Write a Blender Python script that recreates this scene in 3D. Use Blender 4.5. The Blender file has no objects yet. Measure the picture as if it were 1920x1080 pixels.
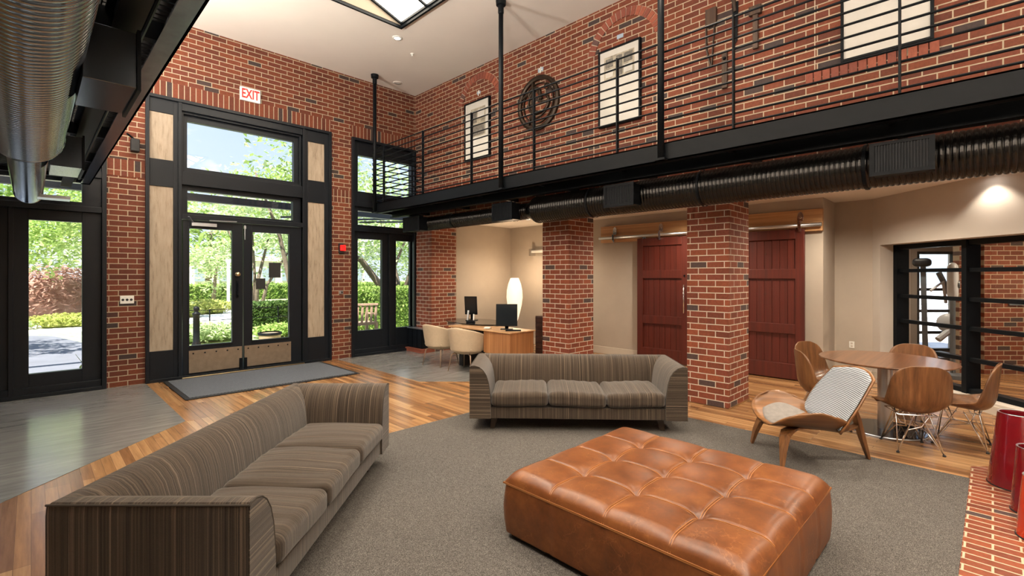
import bpy, math, random
from mathutils import Vector, Matrix
random.seed(7)
C = bpy.context.scene.collection
S2 = math.sqrt(2)
K = 1.14          # all geometry is drawn in survey units and brought to metres at the end
PI = math.pi

# ------------------------------------------------------------------ camera
cam = bpy.data.cameras.new('camera'); camo = bpy.data.objects.new('camera', cam); C.objects.link(camo)
camo.location = (0, 0, 1.4); camo.rotation_euler = (PI/2, 0, -PI/4)
cam.sensor_width = 36; cam.lens = 901.5/1920*36; cam.shift_y = -23/1920; cam.clip_start = .05; cam.clip_end = 500
bpy.context.scene.camera = camo
vs = bpy.context.scene.view_settings
vs.view_transform = 'Standard'; vs.look = 'None'; vs.gamma = 1; vs.use_curve_mapping = False
vs.exposure = 0.9

# ------------------------------------------------------------------ sky
world = bpy.data.worlds.new('World'); bpy.context.scene.world = world; world.use_nodes = True
wn = world.node_tree; wn.nodes.clear()
def wnode(t, **kw):
    n = wn.nodes.new(t)
    for k, v in kw.items(): setattr(n, k, v)
    return n
tc = wnode('ShaderNodeTexCoord'); sep = wnode('ShaderNodeSeparateXYZ'); wn.links.new(tc.outputs['Generated'], sep.inputs[0])
rmp = wnode('ShaderNodeValToRGB'); wn.links.new(sep.outputs['Z'], rmp.inputs[0])
rmp.color_ramp.elements[0].position = 0; rmp.color_ramp.elements[0].color = (.74, .85, 1, 1)
rmp.color_ramp.elements[1].position = .6; rmp.color_ramp.elements[1].color = (.26, .46, .86, 1)
nz = wnode('ShaderNodeTexNoise'); nz.inputs['Scale'].default_value = 5.5; nz.inputs['Detail'].default_value = 7; nz.inputs['Roughness'].default_value = .5
mp = wnode('ShaderNodeMapping'); mp.inputs['Scale'].default_value = (1, 1, 2.2); mp.inputs['Location'].default_value = (.35, .1, .2)
wn.links.new(tc.outputs['Generated'], mp.inputs[0]); wn.links.new(mp.outputs[0], nz.inputs['Vector'])
cr = wnode('ShaderNodeValToRGB'); wn.links.new(nz.outputs['Fac'], cr.inputs[0])
cr.color_ramp.elements[0].position = .53; cr.color_ramp.elements[1].position = .62
mx = wnode('ShaderNodeMix', data_type='RGBA'); wn.links.new(cr.outputs[0], mx.inputs[0]); wn.links.new(rmp.outputs[0], mx.inputs[6])
mx.inputs[7].default_value = (1, .99, .97, 1)
bg = wnode('ShaderNodeBackground'); wn.links.new(mx.outputs[2], bg.inputs[0]); bg.inputs[1].default_value = .72
wo = wnode('ShaderNodeOutputWorld'); wn.links.new(bg.outputs[0], wo.inputs[0])

# ------------------------------------------------------------------ lights
def lamp(kind, name, loc, energy, color=(1, 1, 1), rot=(0, 0, 0), **kw):
    l = bpy.data.lights.new(name, kind); l.energy = energy; l.color = color
    for k, v in kw.items(): setattr(l, k, v)
    o = bpy.data.objects.new(name, l); C.objects.link(o); o.location = loc; o.rotation_euler = rot
    return o
sun_dir = Vector((.62, .50, -1.25)).normalized()
lamp('SUN', 'sun', (0, 0, 30), 8.5, (1, .95, .85), sun_dir.to_track_quat('-Z', 'Y').to_euler(), angle=.01)
def portal(name, loc, sx, sy, rot):
    o = lamp('AREA', name, loc, 1, rot=rot, shape='RECTANGLE', size=sx, size_y=sy); o.data.cycles.is_portal = True
portal('entrance_portal', (2.3, 8.02, 1.9), 2.6, 3.8, (-PI/2, 0, 0))
portal('right_bay_portal', (4.55, 8.02, 1.9), 1.4, 3.8, (-PI/2, 0, 0))
portal('left_bay_portal', (-.2, 8.02, 1.9), 1.8, 3.8, (-PI/2, 0, 0))
WARM = (1, .86, .68); DAY = (1, .94, .86)

# ------------------------------------------------------------------ material helpers
class NT:
    def __init__(s, name):
        s.m = bpy.data.materials.new(name); s.m.use_nodes = True; s.t = s.m.node_tree; s.t.nodes.clear()
        s.out = s.n('ShaderNodeOutputMaterial'); s.b = s.n('ShaderNodeBsdfPrincipled'); s.l(s.b.outputs[0], s.out.inputs[0])
        s.tc = s.n('ShaderNodeTexCoord')
    def n(s, t, **kw):
        x = s.t.nodes.new(t)
        for k, v in kw.items(): setattr(x, k, v)
        return x
    def l(s, a, b): s.t.links.new(a, b)
    def set(s, i, v): s.b.inputs[i].default_value = v
    def mapping(s, scale=(1, 1, 1), rot=(0, 0, 0), loc=(0, 0, 0), src=None):
        m = s.n('ShaderNodeMapping'); m.inputs['Scale'].default_value = scale; m.inputs['Rotation'].default_value = rot; m.inputs['Location'].default_value = loc
        s.l(src or s.tc.outputs['Object'], m.inputs[0]); return m.outputs[0]
    def noise(s, vec, scale, detail=3, rough=.5):
        x = s.n('ShaderNodeTexNoise'); x.inputs['Scale'].default_value = scale; x.inputs['Detail'].default_value = detail; x.inputs['Roughness'].default_value = rough
        s.l(vec, x.inputs['Vector']); return x.outputs['Fac']
    def ramp(s, fac, stops, interp='LINEAR'):
        r = s.n('ShaderNodeValToRGB'); e = r.color_ramp.elements; r.color_ramp.interpolation = interp
        while len(e) < len(stops): e.new(.5)
        for i, (p, c) in enumerate(stops): e[i].position = p; e[i].color = (*c, 1) if len(c) == 3 else c
        s.l(fac, r.inputs[0]); return r.outputs[0]
    def mix(s, fac, a, b, blend='MIX'):
        x = s.n('ShaderNodeMix', data_type='RGBA', blend_type=blend)
        for i, v in ((0, fac), (6, a), (7, b)):
            if isinstance(v, (float, int)): x.inputs[i].default_value = v
            elif isinstance(v, tuple): x.inputs[i].default_value = (*v, 1)
            else: s.l(v, x.inputs[i])
        return x.outputs[2]
    def math(s, op, a, b=0):
        x = s.n('ShaderNodeMath', operation=op)
        for i, v in ((0, a), (1, b)):
            if isinstance(v, (float, int)): x.inputs[i].default_value = v
            else: s.l(v, x.inputs[i])
        return x.outputs[0]
    def bump(s, h, strength=.3, dist=.01):
        x = s.n('ShaderNodeBump'); x.inputs['Strength'].default_value = strength; x.inputs['Distance'].default_value = dist
        s.l(h, x.inputs['Height']); s.l(x.outputs[0], s.b.inputs['Normal'])
    def color(s, c): s.l(c, s.b.inputs['Base Color'])

def plain(name, col, rough=.5, metal=0, var=0, vs_=8, bump=0, coat=0, spec=None):
    s = NT(name); s.set('Base Color', (*col, 1)); s.set('Roughness', rough); s.set('Metallic', metal)
    if coat: s.set('Coat Weight', coat); s.set('Coat Roughness', .1)
    if spec is not None: s.set('Specular IOR Level', spec)
    if var or bump:
        f = s.noise(s.tc.outputs['Object'], vs_, 5, .6)
        if var: s.color(s.ramp(f, [(.3, tuple(c*(1-var) for c in col)), (.7, tuple(min(1, c*(1+var)) for c in col))]))
        if bump: s.bump(f, bump, .004)
    return s.m

def brick_mat(name, a=1, b=1, bw=.186, rh=.0675, flat=False, mort=(.42, .34, .24), rot=False, gain=1, rough=.75, off=.5, ofs=(0, 0)):
    s = NT(name); o = s.tc.outputs['Object']
    d = s.n('ShaderNodeVectorMath', operation='DOT_PRODUCT'); s.l(o, d.inputs[0]); d.inputs[1].default_value = (a, b, 0)
    sp = s.n('ShaderNodeSeparateXYZ'); s.l(o, sp.inputs[0])
    cb = s.n('ShaderNodeCombineXYZ')
    if flat: s.l(s.math('ADD', sp.outputs['Y'], ofs[0]), cb.inputs[0]); s.l(s.math('ADD', sp.outputs['X'], ofs[1]), cb.inputs[1])
    elif rot: s.l(s.math('ADD', sp.outputs['Z'], ofs[0]), cb.inputs[0]); s.l(s.math('ADD', d.outputs['Value'], ofs[1]), cb.inputs[1])
    else: s.l(s.math('ADD', d.outputs['Value'], ofs[0]), cb.inputs[0]); s.l(s.math('ADD', sp.outputs['Z'], ofs[1]), cb.inputs[1])
    br = s.n('ShaderNodeTexBrick'); br.offset = off
    for k, v in (('Scale', 1), ('Mortar Size', .0052), ('Mortar Smooth', .15), ('Bias', 0), ('Brick Width', bw), ('Row Height', rh)): br.inputs[k].default_value = v
    br.inputs['Color1'].default_value = (0, 0, 0, 1); br.inputs['Color2'].default_value = (1, 1, 1, 1); br.inputs['Mortar'].default_value = (.5, .5, .5, 1)
    s.l(cb.outputs[0], br.inputs['Vector'])
    g = gain
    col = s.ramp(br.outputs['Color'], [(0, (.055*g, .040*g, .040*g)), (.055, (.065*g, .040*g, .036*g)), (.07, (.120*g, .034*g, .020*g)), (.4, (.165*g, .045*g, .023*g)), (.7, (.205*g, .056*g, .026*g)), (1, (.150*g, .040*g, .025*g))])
    f = s.noise(o, 45, 5, .65)
    col = s.mix(.55, col, s.ramp(f, [(.25, (.55, .55, .55)), (.75, (1.35, 1.3, 1.25))]), 'MULTIPLY')
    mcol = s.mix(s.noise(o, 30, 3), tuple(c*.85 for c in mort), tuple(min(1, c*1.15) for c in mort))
    s.color(s.mix(br.outputs['Fac'], col, mcol)); s.set('Roughness', rough); s.set('Specular IOR Level', .3)
    h = s.math('ADD', s.math('MULTIPLY', br.outputs['Fac'], -1.0), s.math('MULTIPLY', f, .25)); s.bump(h, .6, .006)
    return s.m

def wood_mat(name, c1, c2, c3, axis='x', scale=1, rough=.4, coat=0, freq=26):
    s = NT(name); st = {'x': (.7, freq, freq), 'y': (freq, .7, freq), 'z': (freq, freq, .7)}[axis]
    v = s.mapping(tuple(q*scale for q in st)); f = s.noise(v, 1, 5, .62)
    v2 = s.mapping(tuple(q*scale*.22 for q in st)); f2 = s.noise(v2, 1, 2, .5)
    col = s.ramp(f, [(.3, c1), (.5, c2), (.7, c3)])
    col = s.mix(.5, col, s.ramp(f2, [(.3, (.7, .7, .7)), (.7, (1.25, 1.22, 1.2))]), 'MULTIPLY')
    s.color(col); s.set('Roughness', rough); s.bump(f, .08, .002)
    if coat: s.set('Coat Weight', coat); s.set('Coat Roughness', .15)
    return s.m

def plank_mat(name, along='y', pw=.062, pl=1.1, rough=.22, tint=1.0):
    s = NT(name); o = s.tc.outputs['Object']; sp = s.n('ShaderNodeSeparateXYZ'); s.l(o, sp.inputs[0]); cb = s.n('ShaderNodeCombineXYZ')
    A, B = ('Y', 'X') if along == 'y' else ('X', 'Y')
    s.l(sp.outputs[A], cb.inputs[0]); s.l(sp.outputs[B], cb.inputs[1])
    br = s.n('ShaderNodeTexBrick'); br.offset = .37; br.offset_frequency = 3
    for k, v in (('Scale', 1), ('Mortar Size', .0012), ('Mortar Smooth', .1), ('Bias', 0), ('Brick Width', pl), ('Row Height', pw)): br.inputs[k].default_value = v
    br.inputs['Color1'].default_value = (0, 0, 0, 1); br.inputs['Color2'].default_value = (1, 1, 1, 1); br.inputs['Mortar'].default_value = (.4, .4, .4, 1)
    s.l(cb.outputs[0], br.inputs['Vector'])
    t = tint
    col = s.ramp(br.outputs['Color'], [(0, (.17*t, .083*t, .036*t)), (.3, (.27*t, .135*t, .056*t)), (.65, (.34*t, .185*t, .080*t)), (1, (.42*t, .245*t, .115*t))])
    st = (18, 1.0, 1) if along == 'y' else (1.0, 18, 1)
    f = s.noise(s.mapping(tuple(q*1.6 for q in st)), 1, 6, .65)
    col = s.mix(.75, col, s.ramp(f, [(.3, (.62, .58, .55)), (.7, (1.28, 1.25, 1.2))]), 'MULTIPLY')
    col = s.mix(s.math('MULTIPLY', br.outputs['Fac'], .6), col, (.07, .035, .018))
    s.color(col); s.set('Roughness', rough); s.l(s.math('ADD', s.math('MULTIPLY', f, .16), rough-.06), s.b.inputs['Roughness'])
    s.bump(s.math('ADD', s.math('MULTIPLY', br.outputs['Fac'], -.6), s.math('MULTIPLY', f, .15)), .25, .002)
    return s.m

def stripe_mat(name, axis):
    s = NT(name); i = 'XYZ'.index(axis); sc = [.35, .35, .35]; sc[i] = 120
    f = s.noise(s.mapping(tuple(sc)), 1, 3, .75)
    sc2 = [.3, .3, .3]; sc2[i] = 34
    f2 = s.noise(s.mapping(tuple(sc2)), 1, 1, .5)
    col = s.ramp(f, [(.30, (.018, .0125, .009)), (.44, (.042, .030, .021)), (.56, (.070, .051, .036)), (.70, (.19, .145, .105))])
    col = s.mix(.5, col, s.ramp(f2, [(.35, (.75, .75, .75)), (.65, (1.22, 1.2, 1.18))]), 'MULTIPLY')
    wv = s.noise(s.tc.outputs['Object'], 420, 2, .5)
    col = s.mix(.4, col, s.ramp(wv, [(.3, (.7, .7, .7)), (.7, (1.3, 1.3, 1.3))]), 'MULTIPLY')
    s.color(col); s.set('Roughness', .9); s.set('Specular IOR Level', .15); s.set('Sheen Weight', .25); s.set('Sheen Roughness', .5)
    s.bump(s.math('ADD', f, s.math('MULTIPLY', wv, .4)), .6, .006)
    return s.m

def leaf_mat(name, c1, c2, tr=.45):
    s = NT(name); oi = s.n('ShaderNodeNewGeometry')
    col = s.ramp(oi.outputs['Random Per Island'], [(0, c1), (1, c2)])
    s.color(col); s.set('Roughness', .6); s.set('Specular IOR Level', .25)
    tl = s.n('ShaderNodeBsdfTranslucent'); s.l(col, tl.inputs[0]); mxs = s.n('ShaderNodeMixShader'); mxs.inputs[0].default_value = tr
    s.l(s.b.outputs[0], mxs.inputs[1]); s.l(tl.outputs[0], mxs.inputs[2]); s.l(mxs.outputs[0], s.out.inputs[0])
    return s.m

def emit_mat(name, col, st):
    s = NT(name); s.set('Base Color', (*col, 1)); s.set('Emission Color', (*col, 1)); s.set('Emission Strength', st); return s.m

def glass_mat(name, tint=(1, 1, 1), refl=1.0):
    s = NT(name); tr = s.n('ShaderNodeBsdfTransparent'); tr.inputs[0].default_value = (*tint, 1)
    gl = s.n('ShaderNodeBsdfGlossy'); gl.inputs['Roughness'].default_value = .01
    ge = s.n('ShaderNodeNewGeometry'); dt_ = s.n('ShaderNodeVectorMath', operation='DOT_PRODUCT'); s.l(ge.outputs['Normal'], dt_.inputs[0]); s.l(ge.outputs['Incoming'], dt_.inputs[1])
    sch = s.math('ADD', s.math('MULTIPLY', s.math('POWER', s.math('SUBTRACT', 1.0, s.math('ABSOLUTE', dt_.outputs['Value'])), 5), .9), .035); ms = s.n('ShaderNodeMixShader')
    s.l(s.math('MULTIPLY', sch, refl), ms.inputs[0]); s.l(tr.outputs[0], ms.inputs[1]); s.l(gl.outputs[0], ms.inputs[2]); s.l(ms.outputs[0], s.out.inputs[0])
    return s.m

M = {}
M['farwall2'] = plain('clapboard_white', (.66, .69, .74), .8)
M['honeyz'] = wood_mat('honey_leg', (.085, .034, .012), (.17, .072, .025), (.25, .112, .04), 'z', rough=.4, coat=.12, freq=30)
M['oaktop'] = wood_mat('desk_top_oak', (.36, .20, .09), (.50, .29, .14), (.60, .37, .19), 'y', rough=.35)
M['tagblue'] = plain('tag_blue', (.28, .36, .45), .5)
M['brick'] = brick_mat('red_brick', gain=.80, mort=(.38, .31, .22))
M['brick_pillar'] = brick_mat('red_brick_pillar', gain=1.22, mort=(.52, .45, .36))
M['brick_soldier'] = brick_mat('red_brick_soldier', gain=.82, mort=(.38, .31, .22), bw=.21, rh=.0675, rot=True, off=0)
M['brick_gym'] = brick_mat('red_brick_gym', a=.707, b=-.707)
M['brick_floor'] = brick_mat('red_brick_floor', flat=True, bw=.205, rh=.0675, gain=1.25, rough=.3, mort=(.50, .40, .28), off=.5)
M['plank'] = plank_mat('wood_planks')
M['plank_border'] = plank_mat('wood_border', pw=.075, pl=1.6, tint=1.12)
M['frame'] = plain('charcoal_paint', (.0065, .009, .013), .38, spec=.3)
M['black'] = plain('black_steel', (.004, .0055, .0075), .45, 0, spec=.12)
M['black_matte'] = plain('matte_black', (.012, .012, .013), .7)
M['beige'] = plain('beige_wall', (.40, .345, .285), .85, var=.04, vs_=3)
M['wall_white'] = plain('pale_wall', (.52, .47, .415), .85, var=.03, vs_=3)
M['ceil'] = plain('ceiling_paint', (.72, .67, .61), .9, var=.02, vs_=2)
M['base'] = plain('baseboard_paint', (.50, .45, .38), .6)
M['galv'] = plain('galvanised_steel', (.29, .36, .45), .24, 1, var=.2, vs_=10)
M['duct_box'] = plain('duct_box_black', (.10, .12, .145), .22, .9)
M['duct_grey'] = plain('duct_grey', (.30, .37, .46), .13, 1)
M['duct_black'] = plain('duct_black', (.035, .034, .033), .22, .85)
M['chrome'] = plain('chrome', (.75, .76, .78), .12, 1)
M['steel'] = plain('brushed_steel', (.62, .67, .73), .32, 1)
M['brass'] = plain('brass', (.62, .48, .28), .28, 1)
M['bronze'] = plain('bronze_kickplate', (.34, .27, .20), .42, .8, var=.12, vs_=14)
M['oak'] = wood_mat('oak_board', (.30, .15, .06), (.45, .25, .11), (.55, .33, .16), 'y', rough=.5)
M['walnut'] = wood_mat('walnut_ply', (.075, .031, .012), (.155, .066, .024), (.23, .104, .040), 'z', rough=.38, coat=.15)
M['walnut_h'] = wood_mat('walnut_top', (.085, .034, .015), (.15, .063, .028), (.21, .095, .043), 'x', rough=.28, coat=.4)
M['honey'] = wood_mat('honey_ply', (.10, .040, .012), (.205, .088, .028), (.30, .138, .048), 'y', rough=.4, coat=.12, freq=16)
M['desk'] = wood_mat('desk_veneer', (.24, .10, .035), (.36, .16, .06), (.46, .23, .095), 'z', rough=.35, coat=.2)
M['darkwood'] = wood_mat('dark_drawer_wood', (.035, .014, .009), (.06, .024, .014), (.085, .035, .02), 'y', rough=.4)
M['darkleg'] = plain('dark_leg_wood', (.035, .022, .014), .45)
M['redwood'] = wood_mat('red_door_paint', (.060, .0080, .0032), (.082, .0105, .0045), (.105, .014, .006), 'z', rough=.5)
M['sx'] = stripe_mat('striped_fabric_x', 'X'); M['sy'] = stripe_mat('striped_fabric_y', 'Y'); M['sz'] = stripe_mat('striped_fabric_z', 'Z')
M['cream'] = plain('cream_upholstery', (.50, .40, .28), .8, var=.06, vs_=20)
M['rosegold'] = plain('taupe_metal_leg', (.34, .24, .17), .35, .6)
M['glass'] = glass_mat('window_glass'); M['screen'] = plain('dark_screen', (.012, .016, .020), .08); M['glossblack'] = plain('gloss_black_glass', (.010, .010, .012), .05)
M['red_lacquer'] = plain('red_lacquer', (.14, .004, .008), .12, coat=.6)
M['orange_lacquer'] = plain('orange_red_lacquer', (.42, .03, .01), .12, coat=.6)
M['welltan'] = plain('well_lining', (.16, .13, .095), .8)
M['white'] = plain('white_plastic', (.75, .74, .70), .4)
M['paper'] = plain('mat_paper', (.50, .485, .45), .7, var=.05, vs_=6)
M['photo'] = plain('print_grey', (.13, .12, .105), .6, var=.5, vs_=30)
M['photo2'] = plain('print_tan', (.30, .27, .21), .6, var=.5, vs_=16)
M['redplastic'] = emit_mat('strobe_red', (.8, .01, .01), .6)
M['concrete'] = plain('concrete', (.70, .70, .69), .9, var=.08, vs_=3)
M['asphalt'] = plain('asphalt', (.15, .16, .19), .95, var=.12, vs_=2)
M['grass'] = plain('grass', (.36, .44, .22), .95, var=.4, vs_=9, bump=.6)
M['bark'] = plain('bark', (.16, .125, .09), .9, var=.3, vs_=12, bump=.5)
M['leaf1'] = leaf_mat('leaf_bright', (.20, .34, .07), (.50, .62, .20))
M['leaf2'] = leaf_mat('leaf_deep', (.07, .15, .04), (.22, .33, .10))
M['leaf3'] = leaf_mat('leaf_maple', (.34, .18, .13), (.66, .44, .36))
M['leaf4'] = leaf_mat('leaf_yellow', (.30, .40, .08), (.62, .62, .20))
M['leaf5'] = leaf_mat('leaf_pale', (.34, .46, .22), (.68, .76, .44))
M['slat'] = plain('bench_slats', (.42, .28, .19), .7, var=.15, vs_=9)

def s_panel():
    s = NT('travertine_panel'); f = s.noise(s.mapping((30, 30, 4)), 1, 6, .7); f2 = s.noise(s.mapping((9, 9, 2)), 1, 3)
    c = s.ramp(f, [(.3, (.19, .145, .10)), (.46, (.33, .265, .195)), (.7, (.40, .33, .25))])
    s.color(s.mix(.4, c, s.ramp(f2, [(.3, (.8, .8, .8)), (.7, (1.15, 1.12, 1.1))]), 'MULTIPLY')); s.set('Roughness', .7); return s.m
M['panel'] = s_panel()
def s_stone(name, base):
    s = NT(name); v = s.mapping((1.2, 9, 1), rot=(0, 0, .5)); f = s.noise(v, 2.2, 7, .68); f2 = s.noise(s.tc.outputs['Object'], 1.3, 4, .5)
    c = s.ramp(f, [(.25, tuple(b*.62 for b in base)), (.5, base), (.75, tuple(b*1.45 for b in base))])
    s.color(s.mix(.45, c, s.ramp(f2, [(.3, (.7, .72, .75)), (.7, (1.25, 1.22, 1.18))]), 'MULTIPLY')); s.set('Roughness', .2); s.l(s.math('ADD', s.math('MULTIPLY', f, .12), .14), s.b.inputs['Roughness']); return s.m
M['stone'] = s_stone('slate_grey_floor', (.19, .19, .185))
def s_carpet():
    s = NT('grey_carpet'); o = s.tc.outputs['Object']; f = s.noise(o, 230, 3, .8); f2 = s.noise(o, 60, 3, .6); f3 = s.noise(o, 1.2, 2, .5)
    c = s.ramp(f, [(.32, (.036, .033, .031)), (.5, (.105, .096, .088)), (.68, (.27, .25, .228))])
    c = s.mix(.5, c, s.ramp(f2, [(.3, (.75, .75, .75)), (.7, (1.25, 1.25, 1.25))]), 'MULTIPLY')
    c = s.mix(.3, c, s.ramp(f3, [(.3, (.85, .87, .9)), (.7, (1.15, 1.12, 1.08))]), 'MULTIPLY')
    s.color(c); s.set('Roughness', 1); s.set('Specular IOR Level', .1); s.bump(f, .9, .006); return s.m
M['carpet'] = s_carpet()
def s_leather():
    s = NT('cognac_leather'); o = s.tc.outputs['Object']; f = s.noise(o, 7, 8, .72); f2 = s.noise(s.mapping((3, 3, 3), loc=(4, 2, 1)), 1.4, 3, .5)
    vo = s.n('ShaderNodeTexVoronoi', feature='DISTANCE_TO_EDGE'); vo.inputs['Scale'].default_value = 9
    nv = s.n('ShaderNodeTexNoise'); nv.inputs['Scale'].default_value = 6; nv.inputs['Detail'].default_value = 4; s.l(o, nv.inputs['Vector'])
    vm = s.n('ShaderNodeMix', data_type='RGBA', blend_type='ADD'); vm.inputs[0].default_value = .35; s.l(o, vm.inputs[6]); s.l(nv.outputs['Color'], vm.inputs[7]); s.l(vm.outputs[2], vo.inputs['Vector'])
    c = s.ramp(f, [(.3, (.085, .025, .006)), (.5, (.150, .046, .011)), (.7, (.215, .076, .019))])
    c = s.mix(.5, c, s.ramp(f2, [(.3, (.72, .7, .68)), (.7, (1.25, 1.25, 1.25))]), 'MULTIPLY')
    cr_ = s.ramp(vo.outputs['Distance'], [(0, (1, 1, 1)), (.02, (0, 0, 0))])
    f4 = s.noise(o, 4, 2, .5)
    c = s.mix(s.math('MULTIPLY', s.math('MULTIPLY', cr_, .5), s.ramp(f4, [(.45, (0, 0, 0)), (.6, (1, 1, 1))])), c, (.34, .14, .05))
    s.color(c); s.set('Roughness', .33); s.l(s.math('ADD', s.math('MULTIPLY', f, .22), .29), s.b.inputs['Roughness'])
    s.bump(s.noise(o, 130, 4, .6), .12, .002); return s.m
M['leather'] = s_leather()
M['stitch'] = plain('piping_tan', (.40, .16, .045), .45)
def s_mat():
    s = NT('entry_mat'); o = s.tc.outputs['Object']; ch = s.n('ShaderNodeTexChecker'); ch.inputs['Scale'].default_value = 55; s.l(o, ch.inputs['Vector'])
    ch.inputs['Color1'].default_value = (.055, .065, .08, 1); ch.inputs['Color2'].default_value = (.13, .145, .165, 1)
    s.color(s.mix(.5, ch.outputs['Color'], s.ramp(s.noise(o, 90, 2), [(.3, (.6, .6, .6)), (.7, (1.4, 1.4, 1.4))]), 'MULTIPLY')); s.set('Roughness', .9); s.bump(ch.outputs['Fac'], .5, .004); return s.m
M['mat'] = s_mat()
def s_pad(dr):
    s = NT('pale_ribbed_fabric'); w = s.n('ShaderNodeTexWave'); w.wave_type = 'BANDS'; w.bands_direction = dr; w.inputs['Scale'].default_value = 28; w.inputs['Distortion'].default_value = 1.2; w.inputs['Detail'].default_value = 1; w.inputs['Detail Scale'].default_value = .6
    s.l(s.tc.outputs['Object'], w.inputs['Vector'])
    s.color(s.ramp(w.outputs['Fac'], [(.10, (.05, .052, .06)), (.28, (.33, .36, .40)), (.9, (.42, .46, .51))])); s.set('Roughness', .8); s.bump(w.outputs['Fac'], .5, .004); return s.m
M['pad'] = s_pad('X'); M['padz'] = s_pad('Z'); M['seatpad'] = plain('taupe_seat_pad', (.21, .19, .175), .85, var=.15, vs_=25)
M['grille'] = plain('grille_dark', (.008, .010, .013), .5, spec=.2)
M['lampglow'] = emit_mat('paper_lamp', (1, .84, .62), .50)
M['skyglow'] = emit_mat('skylight_diffuser', (1, .90, .74), 7.0)
M['spotglow'] = emit_mat('downlight_lens', (1, .95, .88), 14)

# ------------------------------------------------------------------ mesh helpers
def P(D, L, z=0): return Vector(((D+L)/S2, (D-L)/S2, z))
class MB:
    def __init__(s): s.v = []; s.f = []
    def add(s, vs, fs):
        n = len(s.v); s.v += [tuple(v) for v in vs]; s.f += [tuple(i+n for i in f) for f in fs]; return s
    def box(s, x0, x1, y0, y1, z0, z1, R=None):
        vs = [Vector((x, y, z)) for z in (z0, z1) for y in (y0, y1) for x in (x0, x1)]
        if R is not None: vs = [R @ v for v in vs]
        return s.add(vs, [(0, 2, 3, 1), (4, 5, 7, 6), (0, 1, 5, 4), (2, 6, 7, 3), (0, 4, 6, 2), (1, 3, 7, 5)])
    def prism(s, poly, z0, z1):
        n = len(poly); a = sum(poly[i][0]*poly[(i+1) % n][1]-poly[(i+1) % n][0]*poly[i][1] for i in range(n))
        if a < 0: poly = poly[::-1]
        vs = [(x, y, z0) for x, y in poly]+[(x, y, z1) for x, y in poly]
        return s.add(vs, [tuple(range(n))[::-1], tuple(range(n, 2*n))]+[(i, (i+1) % n, n+(i+1) % n, n+i) for i in range(n)])
    def tube(s, pts, r, n=8, caps=True, closed=False):
        pts = [Vector(p) for p in pts]; m = len(pts); rs = r if isinstance(r, (list, tuple)) else [r]*m
        rings = []; prev = None
        for i, p in enumerate(pts):
            if closed: t = pts[(i+1) % m]-pts[i-1]
            else: t = pts[min(i+1, m-1)]-pts[max(i-1, 0)]
            t.normalize()
            if prev is None:
                a = Vector((0, 0, 1)) if abs(t.z) < .9 else Vector((1, 0, 0)); u = t.cross(a).normalized()
            else: u = (prev-t*prev.dot(t)).normalized()
            prev = u; w = t.cross(u)
            rings.append([p+rs[i]*(math.cos(2*PI*k/n)*u+math.sin(2*PI*k/n)*w) for k in range(n)])
        vs = [v for q in rings for v in q]; fs = []
        for i in range(m if closed else m-1):
            j = (i+1) % m
            for k in range(n): fs.append((i*n+k, i*n+(k+1) % n, j*n+(k+1) % n, j*n+k))
        if caps and not closed: fs += [tuple(range(n))[::-1], tuple(range((m-1)*n, m*n))]
        return s.add(vs, fs)
    def bar(s, p0, p1, w, h, up=(0, 0, 1)):
        p0, p1 = Vector(p0), Vector(p1); t = (p1-p0).normalized(); up = Vector(up)
        if abs(t.dot(up)) > .95: up = Vector((1, 0, 0))
        u = t.cross(up).normalized()*w/2; q = u.cross(t).normalized()*h/2
        vs = [p+a*u+b*q for p in (p0, p1) for a, b in ((-1, -1), (1, -1), (1, 1), (-1, 1))]
        return s.add(vs, [(0, 1, 2, 3), (7, 6, 5, 4), (0, 4, 5, 1), (1, 5, 6, 2), (2, 6, 7, 3), (3, 7, 4, 0)])
    def lathe(s, prof, n=32, c=(0, 0, 0), axis='z', caps=True, sy=1.0):
        vs = []
        for r, h in prof:
            for k in range(n):
                a = 2*PI*k/n; x, y = r*math.cos(a), r*math.sin(a)*sy
                p = {'z': (x, y, h), 'y': (x, h, y), 'x': (h, x, y)}[axis]
                vs.append((p[0]+c[0], p[1]+c[1], p[2]+c[2]))
        m = len(prof); fs = [(i*n+k, i*n+(k+1) % n, (i+1)*n+(k+1) % n, (i+1)*n+k) for i in range(m-1) for k in range(n)]
        if caps: fs += [tuple(range(n))[::-1], tuple(range((m-1)*n, m*n))]
        return s.add(vs, fs)
    def grid(s, fn, nu, nv, wrap=False):
        vs = [fn(i/(nu if wrap else nu-1), j/(nv-1)) for j in range(nv) for i in range(nu)]
        fs = [(j*nu+i, j*nu+(i+1) % nu, (j+1)*nu+(i+1) % nu, (j+1)*nu+i) for j in range(nv-1) for i in range(nu if wrap else nu-1)]
        return s.add(vs, fs)
    def rbox(s, c, h, r, n=8, crown=0, warp=None):
        """rounded cushion: half sizes h, corner radius r, crown on top"""
        hx, hy, hz = h
        for ax in range(3):
            for sg in (-1, 1):
                def fn(a, b):
                    q = [0, 0, 0]; q[ax] = sg; q[(ax+1) % 3] = (2*a-1)*sg; q[(ax+2) % 3] = 2*b-1
                    q = [math.copysign(abs(t)**.75, t) if abs(t) < 1 else t for t in q]
                    p = Vector((q[0]*hx, q[1]*hy, q[2]*hz)); i = Vector([max(-(hh-r), min(hh-r, pp)) for hh, pp in zip(h, p)])
                    d = p-i; p = i+d.normalized()*r if d.length > 1e-9 else i
                    if p.z > 0: p.z += crown*(1-(p.x/hx)**2)*(1-(p.y/hy)**2)
                    if warp: p = warp(p)
                    return (p.x+c[0], p.y+c[1], p.z+c[2])
                s.grid(fn, n*2+1, n*2+1)
        return s
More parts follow.
